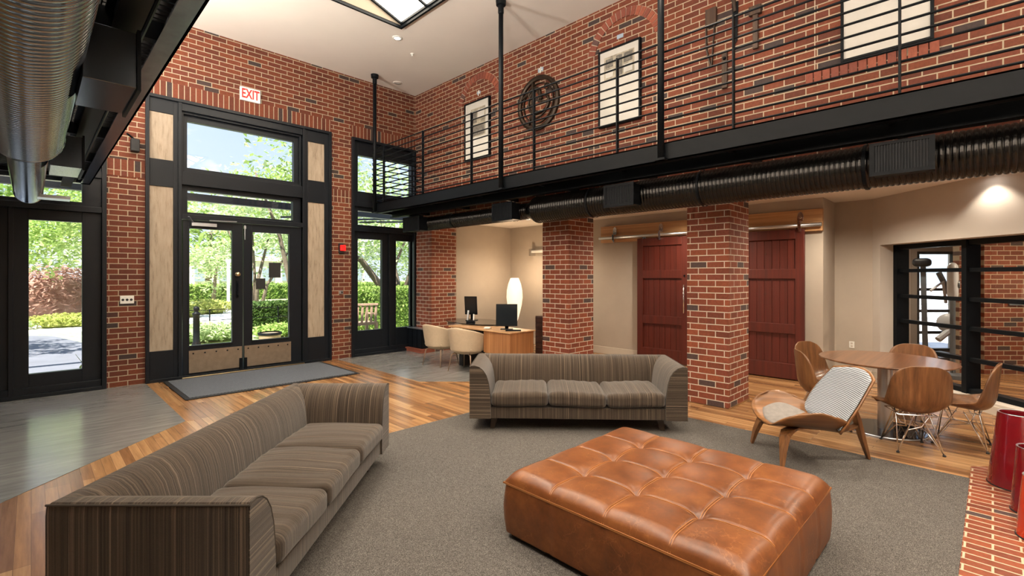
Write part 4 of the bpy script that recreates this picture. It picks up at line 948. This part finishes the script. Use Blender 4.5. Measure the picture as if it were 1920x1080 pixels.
MB().grid(lambda u, v: back_fn(u, v), 29, 25).build('back_shell', 'honey', lc, smooth=True, solid=.012)
def bp(u, v):
    ed = max(0, 1-max(abs(2*u-1), abs(2*v-1))**8); return back_fn(u, v, .94, .008+.014*ed)
MB().grid(bp, 29, 25).build('back_pad', 'padz', lc, smooth=True, solid=.004)
def tapered(pts, w, h):     # laminated leg: rectangular section along points, widths and thicknesses vary
    m = MB(); vs_ = []; n = len(pts)
    for i, p_ in enumerate(pts):
        t = (Vector(pts[min(i+1, n-1)])-Vector(pts[max(i-1, 0)])).normalized(); side = Vector((1, 0, 0)) if abs(t.x) < .9 else Vector((0, 1, 0))
        side = (side-t*side.dot(t)).normalized(); nn_ = t.cross(side)
        for a, b in ((-1, -1), (1, -1), (1, 1), (-1, 1)): vs_.append(Vector(p_)+side*a*w[i]/2+nn_*b*h[i]/2)
    fs = [(i*4+k, i*4+(k+1) % 4, (i+1)*4+(k+1) % 4, (i+1)*4+k) for i in range(n-1) for k in range(4)]+[(3, 2, 1, 0), tuple(range((n-1)*4, n*4))]
    return m.add(vs_, fs)
for s_ in (-1, 1):
    tapered([(s_*.275, -.245, .0), (s_*.245, -.225, .12), (s_*.215, -.20, .215), (s_*.17, -.16, .245), (s_*.06, -.06, .242), (0, .05, .228)], [.034, .060, .090, .092, .07, .05], [.018, .030, .034, .022, .016, .014]).build('front_leg', 'honeyz', lc, bevel=.004)
tapered([(0, .50, .0), (0, .455, .15), (0, .415, .30), (0, .385, .40), (0, .35, .43)], [.034, .062, .078, .07, .06], [.020, .028, .030, .020, .012]).build('rear_leg', 'honeyz', lc, bevel=.004)
tapered([(0, .43, .26), (0, .36, .225), (0, .24, .212), (0, .05, .225)], [.055, .055, .05, .05], [.02, .016, .014, .012]).build('spine', 'honey', lc, bevel=.003)
for s_ in (-1, 1): MB().lathe([(.012, .0), (.012, .012)], 12, (s_*.10, .205, .255)).build('bolt', 'chrome', lc)

# ================================================================== CREAM TUB CHAIRS (front = -y)
def tub(loc, rz, lab):
    r = empty('tub_chair', loc, rz, lab, 'chair', 'cream tub chairs at the desk')
    def fn(u, v):
        a = (u-.5)*2*2.15; b = abs(a)/2.15       # angle from the back
        topz = .655-.16*b**1.6; z = .30+(topz-.30)*v; R = .235+.045*v; R2 = .215+.055*v
        return (R*math.sin(a), R2*math.cos(a)*1.0, z)
    MB().grid(fn, 49, 11).build('shell', 'cream', r, smooth=True, solid=.028, sub=1)
    def bt(u, v):
        a = 2*PI*u; q = v; return (.235*q*math.sin(a), .215*q*math.cos(a), .30-.05*(1-q**4)+.0)
    MB().grid(bt, 40, 8, wrap=True).build('shell_bottom', 'cream', r, smooth=True)
    MB().rbox((0, -.02, .335), (.20, .195, .035), .035, 7, .015).build('seat_cushion', 'cream', r, smooth=True, weld=True)
    for sx_, sy_ in ((-1, -1), (1, -1), (-1, 1), (1, 1)):
        MB().tube([(sx_*.205, sy_*.195, 0), (sx_*.17, sy_*.155, .24), (sx_*.13, sy_*.12, .27)], [.007, .011, .011], 10).build('leg', 'rosegold', r, smooth=True)
    MB().bar((-.16, -.15, .255), (.16, .15, .255), .02, .012).bar((.16, -.15, .255), (-.16, .15, .255), .02, .012).build('base_frame', 'rosegold', r)
    return r
t1 = tub(P(7.56, -1.12, .0035), yaw_to(1, .10), 'cream tub chair on slim legs, left one of the two at the desk')
dup(t1, P(7.09, -.66, .0035), yaw_to(1, .25), 'cream tub chair on slim legs, right one, in front of the wooden desk')

# ================================================================== DESK
dk_ = empty('reception_desk', (4.95, 5.3, 0), 0, 'wooden office desk with a thick box end, beside the pillar behind the sofa', 'desk')
m = MB(); m.box(4.62, 5.10, 4.66, 5.20, .30, .605); m.build('desk_box', 'desk', dk_, world=True, bevel=.002)
m = MB(); m.box(4.60, 5.12, 4.64, 6.0, .605, .622); m.build('desk_top', 'oaktop', dk_, world=True, bevel=.002)
m = MB(); m.box(4.72, 5.05, 4.95, 5.15, .0035, .30); m.build('pedestal', 'black_matte', dk_, world=True)
m = MB(); m.prism([(4.72, 5.80), (5.05, 5.80), (5.0, 5.92), (4.75, 5.92)], .0035, .605); m.build('desk_leg', 'black_matte', dk_, world=True)
gt = empty('dark_side_table', (5.25, 6.05, 0), 0, 'dark glass topped oval side desk carrying the tilted monitor', 'table')
m = MB(); m.lathe([(.40, .630), (.405, .636), (.40, .642)], 48, (0, 0, 0), sy=1.75); m.build('glass_top', 'glossblack', gt)
m = MB(); m.add([(-.07, -.05, 0.0035), (.10, -.05, 0.0035), (.10, .05, 0.0035), (-.07, .05, 0.0035), (-.16, -.06, .63), (.13, -.06, .63), (.13, .06, .63), (-.16, .06, .63)], [(3, 2, 1, 0), (4, 5, 6, 7), (0, 1, 5, 4), (1, 2, 6, 5), (2, 3, 7, 6), (3, 0, 4, 7)]); m.build('pedestal', 'black_matte', gt)
def monitor(loc, rz, w_, h_, tilt, lab, slab=False):
    r = empty('computer_monitor', loc, rz, lab, 'monitor'); R = Matrix.Rotation(tilt, 3, 'X')
    zb_ = .05 if slab else .10
    def rb(x0, x1, y0, y1, z0, z1):
        m_ = MB().box(x0, x1, y0, y1, z0, z1, R); m_.v = [(a, b, c_+zb_) for a, b, c_ in m_.v]; return m_
    rb(-w_/2, w_/2, 0, .022, 0, h_).build('case', 'black', r, bevel=.004); rb(-w_/2+.018, w_/2-.018, -.002, 0, .03, h_-.02).build('screen', 'screen', r)
    MB().box(-.09, .09, -.03, .10, 0, .010).build('foot', 'black', r, bevel=.003); MB().bar((0, .06, .005), (0, .03-.0, zb_+h_*.45), .05, .018, up=(0, 1, 0)).build('stand', 'black', r)
    return r
monitor((4.86, 4.97, .622), yaw_to(-.72, -.69), .31, .32, -.16, 'black monitor on the wooden desk in front of the glowing lamp', True)
monitor((5.27, 6.25, .642), yaw_to(-.85, -.5), .22, .31, .12, 'slim tilted monitor on the dark side desk beside the first pillar', False)
ph = empty('desk_telephone', (5.07, 6.02, .642), yaw_to(-.7, -.7), 'grey desk telephone with upright handset left of the tilted monitor', 'telephone')
MB().box(-.07, .07, -.06, .08, 0, .03).build('phone_base', 'black', ph, bevel=.006); MB().bar((-.055, 0, .03), (-.04, .02, .19), .035, .03).build('handset', 'steel', ph, bevel=.006); MB().bar((.045, 0, .03), (.045, .03, .13), .025, .02).build('cradle', 'white', ph, bevel=.003)
kb = empty('keyboard', (4.82, 4.78, .622), yaw_to(-.72, -.69), 'small black keyboard in front of the desk monitor', 'keyboard')
MB().box(-.12, .10, -.05, .03, 0, .014).build('key_tray', 'black', kb, bevel=.003)
m = MB(); [m.box(-.112+i*.021, -.096+i*.021, -.043+j*.018, -.03+j*.018, .014, .018) for i in range(10) for j in range(4)]; m.build('keys', 'grille', kb)
pp = empty('open_booklet', (4.72, 5.22, .622), .5, 'small white open booklet on the wooden desk between chair and keyboard', 'booklet')
MB().bar((-.05, 0, .01), (0, .0, .03), .09, .004).bar((0, 0, .03), (.05, 0, .01), .09, .004).build('pages', 'white', pp)
# cabinet and lamp
cb_ = empty('drawer_cabinet', (6.45, 5.35, 0), 0, 'dark brown drawer cabinet half hidden behind the middle pillar', 'cabinet')
MB().box(-.22, .24, -.30, .30, .02, .70).build('carcass', 'darkwood', cb_, bevel=.002)
for k in range(6): MB().box(-.235, -.22, -.29, .29, .035+k*.11, .035+k*.11+.10).build('drawer', 'darkwood', cb_, bevel=.003)
MB().box(-.20, .22, -.28, .28, 0, .02).build('plinth', 'black_matte', cb_)
fl_ = empty('floor_lamp', (6.62, 6.55, 0), 0, 'glowing white vase shaped lamp in the corner behind the monitor', 'lamp')
MB().lathe([(.050, .50), (.075, .58), (.108, .70), (.140, .84), (.156, .98), (.150, 1.12), (.125, 1.24), (.095, 1.32), (.080, 1.355)], 40, caps=True).build('lamp_shade', 'lampglow', fl_, smooth=True).data.set_sharp_from_angle(angle=.9)
MB().lathe([(.014, .02), (.014, .50), (.05, .50)], 16, caps=True).build('stem', 'steel', fl_); MB().lathe([(.13, 0), (.13, .012), (.02, .02)], 30).build('base', 'steel', fl_)
lamp('POINT', 'lamp_bulb', (0, 0, 1.42), 16, (1, .72, .45), shadow_soft_size=.06).parent = fl_
# radiator box and brick curb
rb_ = empty('radiator_box', (5.06, 7.52, 0), 0, 'low black cabinet beside the first pillar under the right glass door', 'cabinet')
MB().box(-.06, .10, -.22, .24, .075, .42).build('casing', 'black', rb_, bevel=.003); MB().box(-.075, .10, -.235, .25, .42, .435).build('top_plate', 'steel', rb_)
for i in range(3): MB().box(-.066, -.06, -.2+i*.15, -.08+i*.15, .09, .40).build('front_panel', 'frame', rb_)
struct('trim_4', box(4.95, XW-.002, 7.24, 7.778, .004, .072), BRK)

# ================================================================== RED CYLINDER VASES
def vase(D, L, r0, r1, h, lab, mat='red_lacquer'):
    r = empty('red_vase', P(D, L, .010), 0, lab, 'vase', 'tall red cylinder vases on the brick floor')
    MB().lathe([(r0+.003, 0), (r0+.003, .012)], 48).build('base_ring', 'black_matte', r)
    MB().lathe([(r0-.01, .03), (r0, .012), (r1, h-.004), (r1-.002, h), (r1-.008, h), (r1-.012, h-.02), (r0-.012, .03)], 48, caps=False).lathe([(.0005, .03), (r0-.01, .03)], 48, caps=False).build('body', mat, r, smooth=True).data.set_sharp_from_angle(angle=.7)
    MB().lathe([(r1-.009, h+.001), (r1, h+.003), (r1+.001, h)], 48, caps=False).build('rim', 'steel', r)
    MB().lathe([(.0005, .05), (r1-.014, h-.03)], 40, caps=False).build('lining', 'black_matte', r, smooth=True)
    return r
vase(3.16, 3.33, .150, .100, .485, 'tall red lacquer vase, the rearmost, partly cut off by the right photo edge')
vase(2.80, 3.05, .105, .080, .385, 'middle red lacquer vase, shorter than the one behind it')
vase(2.52, 2.79, .105, .080, .33, 'lowest and nearest orange-red vase, mostly outside the right photo edge', 'orange_lacquer')

# ================================================================== GYM MACHINE behind the glass
gy = empty('exercise_machine', P(8.2, 6.80), 0, 'grey and white exercise machine standing in front of the gym window', 'exercise machine')
def gp_(dD, dL, z): return P(dD, dL, z)
M['gymgrey'] = plain('machine_grey', (.10, .12, .14), .4); M['gymwhite'] = plain('machine_white', (.62, .66, .70), .35)
m = MB(); m.bar(gp_(-.2, .0, .05), gp_(-.2, .75, .05), .10, .08).bar(gp_(.3, .1, .05), gp_(-.5, .1, .05), .08, .07).bar(gp_(.2, .65, .05), gp_(-.5, .65, .05), .08, .07); m.build('base_frame', 'gymgrey', gy)
m = MB(); m.bar(gp_(-.2, .08, .08), gp_(-.2, .04, 1.55), .07, .07, up=(1, 0, 0)).tube([gp_(-.2, .3, 1.45), gp_(-.25, .62, .75), gp_(-.2, .60, .1)], .04, 10); m.build('column', 'gymgrey', gy, smooth=False)
m = MB().rbox(gp_(-.2, .02, 1.62), (.12, .12, .07), .06, 5); m.build('console', 'black', gy, smooth=True)
m = MB().tube([gp_(-.25, .12, 1.15), gp_(-.28, .3, 1.3), gp_(-.2, .42, .95)], .022, 8).tube([gp_(-.3, .2, .35), gp_(-.3, .45, .55), gp_(-.2, .6, .4)], .05, 8); m.build('swing_arm', 'gymwhite', gy)
m = MB().lathe([(.001, -.03), (.15, -.03), (.16, 0), (.15, .03), (.001, .03)], 28, axis='x', caps=False); m.v = [tuple(Vector(v)+gp_(-.3, .38, .62)) for v in m.v]; m.build('flywheel_cover', 'gymwhite', gy, smooth=True)
bl = empty('exercise_machine', P(6.6, 6.05), 0, 'pale rounded machine shell in the gym just left of the thick black mullion', 'exercise machine')
m = MB().rbox((0, 0, 0), (.10, .10, .26), .09, 7); m.v = [(x*(1-.35*(z < 0)*abs(z)/.26), y*.6, z+1.32) for x, y, z in m.v]; m.build('shell', 'gymwhite', bl, smooth=True, weld=True)
MB().lathe([(.05, -.075), (.06, -.06)], 20, (0, 0, 1.28), 'y').build('hub', 'gymgrey', bl); MB().tube([(0, 0, .06), (0, 0, 1.1)], .03, 10).build('post', 'gymgrey', bl); MB().lathe([(.16, 0), (.16, .05), (.03, .07)], 24).build('base', 'gymgrey', bl)
gs = empty('wall_plate', P(6.81, 6.52+.62, 1.02), -PI/4, 'small grey plate on the gym brick wall', 'plate'); MB().box(-.11, .11, -.02, 0, -.04, .05).build('plate', 'gymgrey', gs, bevel=.004)

# ================================================================== OUTDOORS
M['ground'] = M['grass']
GZ = -.12
g = MB().prism([(-90, 8.1), (120, 8.1), (120, 130), (-90, 130)], GZ-.1, GZ); struct('ground', g, 'grass')
struct('ground', MB().prism([(7.8, 8.1), (60, 8.1), (60, -30), (12, -10), (13.4, -.28), (7.8, 5.4)], GZ-.1, GZ), 'concrete')
struct('trim_5', box(-4, 9, 8.1, 9.15, GZ, -.035), 'concrete')
struct('ground', MB().prism([(-12, 9.15), (1.9, 9.15), (.4, 16.5), (-2, 19.5), (-14, 21)], GZ, GZ+.02), 'asphalt')
struct('ground', MB().prism([(-14, 21.5), (.5, 17.5), (4.5, 16.9), (30, 18.2), (60, 20), (60, 28), (5, 27), (-30, 34)], GZ, GZ+.02), 'concrete')
def leaves(mb, c, R, n, size, rnd, shell=.35, flat=1.0, clump=0):
    cl_ = [(Vector((rnd.gauss(0, 1), rnd.gauss(0, 1), rnd.gauss(0, 1))).normalized()*rnd.uniform(shell, 1)) for _ in range(clump)] if clump else None
    for i in range(n):
        if cl_: d = cl_[rnd.randrange(clump)]+Vector((rnd.gauss(0, 1), rnd.gauss(0, 1), rnd.gauss(0, .7)))*.17
        else:
            d = Vector((rnd.gauss(0, 1), rnd.gauss(0, 1), rnd.gauss(0, 1))); d = d.normalized()*(shell+(1-shell)*rnd.random())
        p_ = Vector(c)+Vector((d.x*R[0], d.y*R[1], d.z*R[2]))
        a = Vector((rnd.gauss(0, 1), rnd.gauss(0, 1), rnd.gauss(0, .5)*flat-.25)).normalized(); b = a.cross(Vector((rnd.gauss(0, .6), rnd.gauss(0, .6), 1))).normalized()
        s_ = size*rnd.uniform(.6, 1.3); mb.add([p_-a*s_, p_-b*s_*.38, p_+a*s_, p_+b*s_*.38], [(0, 1, 2, 3)])
    return mb
def tree(x, y, trunks, crowns, lab, mat, seed, n=2200, size=.09, clump=40):
    r = empty('tree', (x, y, GZ), 0, lab, 'tree'); rnd = random.Random(seed)
    for pts, ra in trunks: MB().tube(pts, ra, 9).build('trunk', 'bark', r, smooth=True)
    m = MB()
    for c_, R, k_ in crowns: leaves(m, c_, R, int(n*k_), size, rnd, .3, 1, clump)
    m.build('foliage', mat, r); return r
def bush(x, y, R, lab, mat, seed, n=1500, size=.05, name='shrub', group=None):
    r = empty(name, (x, y, GZ), 0, lab, 'shrub' if name == 'shrub' else name.replace('_', ' '), group); rnd = random.Random(seed)
    m = MB(); leaves(m, (0, 0, R[2]), R, n, size*1.25, rnd, .45); m.build('foliage', mat, r)
    c_ = MB().rbox((0, 0, R[2]*.85), (R[0]*.55, R[1]*.5, R[2]*.7), min(R)*.45, 5); c_.build('branches', mat, r, smooth=True, weld=True); return r
def hedge(x0, x1, y0, y1, h, lab, mat, seed, n, ls=1):
    r = empty('hedge', ((x0+x1)/2, (y0+y1)/2, GZ), 0, lab, 'hedge'); rnd = random.Random(seed); hx, hy = (x1-x0)/2, (y1-y0)/2
    MB().rbox((0, 0, h/2), (hx-.05, hy-.05, h/2-.03), .08, 6).build('branches', 'leaf2', r, smooth=True, weld=True)
    m = MB()
    for i in range(n):
        f_ = rnd.random(); p_ = Vector((rnd.uniform(-hx, hx), rnd.uniform(-hy, hy), h+rnd.uniform(-.05, .06))) if f_ < .35 else Vector((rnd.uniform(-hx, hx), -hy+rnd.uniform(-.05, .08), rnd.uniform(.03, h)))
        if f_ > .9: p_ = Vector((random.choice((-hx, hx)), rnd.uniform(-hy, hy), rnd.uniform(.03, h)))
        a = Vector((rnd.gauss(0, 1), rnd.gauss(0, 1), rnd.gauss(0, 1))).normalized(); b = a.cross(Vector((0, .3, 1))).normalized(); s_ = rnd.uniform(.025, .055)*ls; m.add([p_-a*s_, p_-b*s_*.5, p_+a*s_, p_+b*s_*.5], [(0, 1, 2, 3)])
    m.build('foliage', mat, r); return r
# entrance view
tree(5.1, 13.5, [([(0, 0, 0), (-.1, 0, 1.2), (-.4, 0, 2.6), (-1.0, 0, 4.2)], [.09, .07, .05, .02])], [((.15, 0, 4.2), (2.0, 1.6, 1.75), 1)], 'leafy tree reaching into the right side of the big transom window', 'leaf1', 1, 3000, .085, 60)
tree(5.3, 17.4, [([(0, 0, 0), (.05, 0, 1.3), (.45, 0, 3.0)], [.08, .06, .03]), ([(-.12, 0, 0), (-.25, 0, 1.5), (-.9, 0, 3.2)], [.07, .05, .03]), ([(.1, .1, 0), (.35, 0, 1.2), (1.2, 0, 2.6)], [.07, .05, .03]), ([(-.05, .1, 0), (0, .1, 1.5), (-.1, .1, 3.4)], [.06, .045, .03])], [((0, 0, 3.5), (2.1, 1.6, 1.35), 1), ((1.6, .4, 2.7), (1.2, 1, .8), .3)], 'multi trunk tree behind the clipped hedge, seen through the right glass door', 'leaf5', 2, 3600, .08, 50)
tree(1.3, 19.5, [([(0, 0, 0), (0, 0, 2.4), (.2, 0, 4)], [.07, .05, .03]), ([(1.3, 1, 0), (1.3, 1, 2.4), (1.2, 1, 4)], [.08, .06, .03])], [((.6, 0, 3.7), (2.3, 1.5, 1.2), 1), ((-1.0, 0, 2.6), (.9, .9, 1.0), .3)], 'slim street trees seen through the left glass door', 'leaf1', 3, 3200, .095, 45)
hedge(4.3, 5.75, 14.8, 15.7, .70, 'clipped dark green hedge block seen through the right glass door', 'leaf2', 4, 4800, 1.2)
for i, (x, y, R, mt2, lab) in enumerate(((2.9, 12.9, (.85, .7, .22), 'leaf5', 'low variegated ground cover beside the bollard outside the left glass door'), (4.6, 12.6, (.9, .6, .17), 'leaf1', 'low green ground cover in front of the clipped hedge'), (3.8, 20.6, (.75, .5, .22), 'leaf4', 'yellow green mounded shrub on the far side of the drive'), (4.9, 21.8, (1.0, .5, .3), 'leaf4', 'second yellow green shrub further back on the drive island'), (6.2, 13.6, (.6, .5, .4), 'leaf1', 'green shrub at the right edge of the right glass door'))):
    bush(x, y, R, lab, mt2, 20+i, 2200, .055)
hedge(-4, 26, 33, 34.5, .95, 'long low hedge far beyond the drive', 'leaf1', 9, 9000, 3.2)
for i, (x, y, s_) in enumerate(((-9, 38, 1.2), (-3, 37, 1), (2.5, 42, 1.15), (9, 40, 1.2), (16, 42, 1.1), (24, 40, 1.2), (32, 38, 1.2), (42, 36, 1.3), (7, 30, .55), (13, 29, .6))):
    tree(x, y, [([(0, 0, 0), (.1, 0, 2.4*s_), (.2, 0, 4*s_)], [.2*s_, .15*s_, .08*s_])], [((0, 0, 3.9*s_), (3.4*s_, 2.4*s_, 2.9*s_), 1)], 'distant green tree in the band of trees beyond the drive', 'leaf1' if i % 2 else 'leaf5', 40+i, 1500, .24*s_, 40)['group'] = 'distant trees beyond the drive'
bo = empty('bollard', (2.52, 12.15, GZ), 0, 'black round bollard with ball top outside the left glass door', 'bollard')
MB().lathe([(.085, 0), (.085, .06), (.065, .09), (.062, .66), (.078, .68), (.078, .71), (.05, .73), (.035, .75), (.055, .78), (.060, .81), (.045, .85), (.001, .865)], 24).build('post', 'black', bo, smooth=True)
fe = empty('garden_fence', (4.2, 13.6, GZ), 0, 'thin black wire fence in front of the shrubs outside the doors', 'fence')
for x in (-1.9, -1.1, -.3, .5, 1.3, 2.1): MB().box(x-.012, x+.012, -.012, .012, 0, .70).build('fence_post', 'black', fe)
for z in (.68, .42): MB().tube([(-2.0, 0, z), (2.3, 0, z)], .008, 6).build('fence_rail', 'black', fe)
pl = empty('planter', (3.55, 10.75, GZ), 0, 'round terracotta planter with dark rim at the foot of the right glass door', 'planter')
MB().lathe([(.17, 0), (.22, .30), (.22, .31), (.19, .31)], 28, caps=True).build('pot', 'slat', pl, smooth=True); MB().lathe([(.225, .28), (.235, .30), (.225, .335), (.2, .335)], 28, caps=False).build('rim', 'black', pl)
sp2 = empty('street_lamp', (6.32, 24.5, GZ), 0, 'white street lamp post beyond the drive in the left glass door', 'street lamp')
MB().tube([(0, 0, 0), (0, 0, 2.1)], .065, 12).build('pole', 'white', sp2); MB().lathe([(.05, 2.1), (.10, 2.12), (.12, 2.25), (.02, 2.34)], 16).build('lantern', 'white', sp2)
M['farwall'] = plain('far_building_wall', (.60, .54, .47), .9, var=.05); M['farglass'] = plain('far_building_glass', (.25, .3, .36), .3)
def tower(x, y, w_, d_, h_, lab, rows, cols):
    r = empty('building', (x, y, GZ), 0, lab, 'building'); MB().box(-w_/2, w_/2, 0, d_, 0, h_).box(-w_/2-.3, w_/2+.3, -.3, d_, h_, h_+.6).build('wall', 'farwall', r)
    for i in range(rows):
        for j in range(cols): MB().box(-w_/2+w_*(j+.2)/cols, -w_/2+w_*(j+.8)/cols, -.12, .05, h_*(i+.25)/rows, h_*(i+.75)/rows).build('window', 'farglass', r)
tower(13.4, 84, 4.2, 6, 10.6, 'tall pale building tower far away in the left glass door', 6, 2)
tower(24, 66, 22, 8, 3.4, 'long low pale building far beyond the drive', 1, 9)
# pergola beam outside
pg = empty('pergola', (3.4, 10.0, GZ), 0, 'dark horizontal canopy beam outside above the doors', 'canopy')
MB().box(-5.4, 6.1, -.06, .06, 2.84, 2.97).build('beam', 'frame', pg)
for x in (-5.2, 1.37, 5.9): MB().box(x-.05, x+.05, -.05, .05, 0, 2.84).build('post', 'frame', pg)
for k in range(3): MB().bar((3.2+k*.9, 0, 2.99), (1.3+k*.9, 3.4, 3.08), .03, .05).build('rafter', 'frame', pg)
# left bay view
for i, (x, y, R, mt2, lab, n, sz) in enumerate(((.3, 21.3, (1.9, 1.0, .95), 'leaf3', 'rust pink maple shrub seen through the left window', 5200, .075), (-1.8, 20.6, (1.3, .9, .55), 'leaf2', 'dark green shrub below the pink maple', 2600, .07), (-4.2, 23.0, (2.4, 1.2, 1.3), 'leaf1', 'bright green shrub left of the pink maple', 3600, .09), (.9, 19.2, (1.3, .5, .22), 'leaf4', 'low yellow green plants at the edge of the lawn', 2200, .05), (-1.4, 18.9, (1.6, .5, .2), 'leaf5', 'low pale green plants along the asphalt', 2200, .05), (3.0, 24.2, (1.6, 1, 1.2), 'leaf1', 'green shrub right of the pink maple', 2600, .09))):
    bush(x, y, R, lab, mt2, 60+i, n, sz)
tree(-3.4, 28.5, [([(0, 0, 0), (.1, 0, 2.4), (.4, 0, 4)], [.16, .12, .07])], [((.5, 0, 4.0), (5.0, 2.4, 2.6), 1)], 'bright green trees filling the top of the left window', 'leaf1', 71, 6000, .17, 90)
tree(-2.0, 13.2, [([(0, 0, 0), (0, 0, 1.8), (.4, -.3, 3.0), (1.1, -.6, 3.4)], [.12, .1, .06, .02]), ([(.3, -.2, 2.7), (1.0, -1.0, 2.5), (1.35, -1.5, 2.2)], [.03, .02, .008])], [((1.15, -1.1, 2.55), (.55, .5, .28), .12), ((-.2, 0, 3.6), (1.3, 1.3, .8), .8)], 'overhanging branch with drooping dark leaves in the upper left window', 'leaf2', 72, 1500, .10, 24)
yp = empty('yellow_stem_plant', (.62, 8.9, -.035), 0, 'small plant with thin yellow stems on the sill outside the left window', 'plant')
rnd = random.Random(5)
for i in range(7):
    a = rnd.uniform(-.5, .5); MB().tube([(rnd.uniform(-.05, .05), 0, 0), (a*.15, .02, .14), (a*.4, .04, rnd.uniform(.22, .36))], [.006, .005, .002], 6).build('stem', 'leaf4', yp)
leaves(MB(), (0, 0, .13), (.17, .1, .12), 170, .03, rnd).build('foliage', 'leaf4', yp)
# right bay view
bn = empty('garden_bench', (4.85, 9.85, -.035), 0, 'wooden slatted bench back seen through the right glass door', 'bench')
MB().bar((-.75, 0, .82), (.70, 0, .79), .05, .05).build('top_rail', 'slat', bn, bevel=.006); MB().bar((-.75, .02, .36), (.70, .02, .36), .05, .05).build('lower_rail', 'slat', bn)
for i in range(13): MB().bar((-.68+i*.11, .0, .34), (-.68+i*.11+.02, .0, .80), .048, .018, up=(0, 1, 0)).build('slat', 'slat', bn)
MB().box(-.75, .70, .02, .45, .36, .39).build('seat', 'slat', bn)
for x in (-.72, .66):
    MB().box(x-.03, x+.03, -.03, .03, 0, .36).build('leg', 'slat', bn); MB().box(x-.03, x+.03, .40, .46, 0, .58).build('leg', 'slat', bn); MB().box(x-.03, x+.03, .0, .46, .56, .59).build('armrest', 'slat', bn)
hedge(4.9, 11.5, 11.9, 12.7, 1.16, 'tall bright green hedge behind the wooden bench', 'leaf1', 81, 12000, 1.1)
tree(8.0, 13.6, [([(.3, -.3, 0), (0, 0, .9), (-.9, 0, 2.0), (-1.8, 0, 2.35), (-2.8, 0, 2.4)], [.14, .12, .09, .07, .04]), ([(.3, -.3, 0), (.35, 0, 1.3), (.05, 0, 2.4), (-.3, 0, 3.6)], [.13, .10, .08, .05]), ([(.6, 0, 1.0), (1.1, 0, 2.2), (1.3, 0, 3.5)], [.08, .06, .04]), ([(-.3, 0, 1.3), (.3, 0, 1.9), (.8, 0, 3.0)], [.06, .05, .03])], [((-.6, 0, 3.9), (3.4, 1.4, 1.7), 1), ((-2.0, .5, 2.3), (1.2, .8, .7), .22), ((.6, 1.2, 2.0), (1.8, .8, .9), .25)], 'old tree with curving grey branches behind the tall hedge', 'leaf5', 82, 4200, .085, 70)
# beyond the gym window
nb = empty('neighbour_house', P(15, 13.0, GZ), -PI/4, 'pale clapboard building outside the gym window', 'building')
MB().box(-5, 5, 0, 2, 0, 3.4).build('wall', 'farwall2', nb); m = MB(); [m.box(-5, 5, -.03, 0, k*.22, k*.22+.02) for k in range(1, 15)]; m.build('clapboard', 'gymwhite', nb)
box(-.5, 1.0, -.06, 0, 1.3, 2.6).build('window', 'farglass', nb)

# ================================================================== to metres
for o in list(bpy.context.scene.objects):
    if o.parent is None:
        o.matrix_basis = Matrix.Scale(K, 4) @ o.matrix_basis if o.type not in ('CAMERA', 'LIGHT') else Matrix.Translation(o.matrix_basis.translation*K) @ Matrix.Diagonal((1, 1, 1, 1)) @ o.matrix_basis.to_quaternion().to_matrix().to_4x4()
        if o.type == 'LIGHT' and o.data.type == 'AREA' and o.parent is None: o.data.size *= K; o.data.size_y *= K
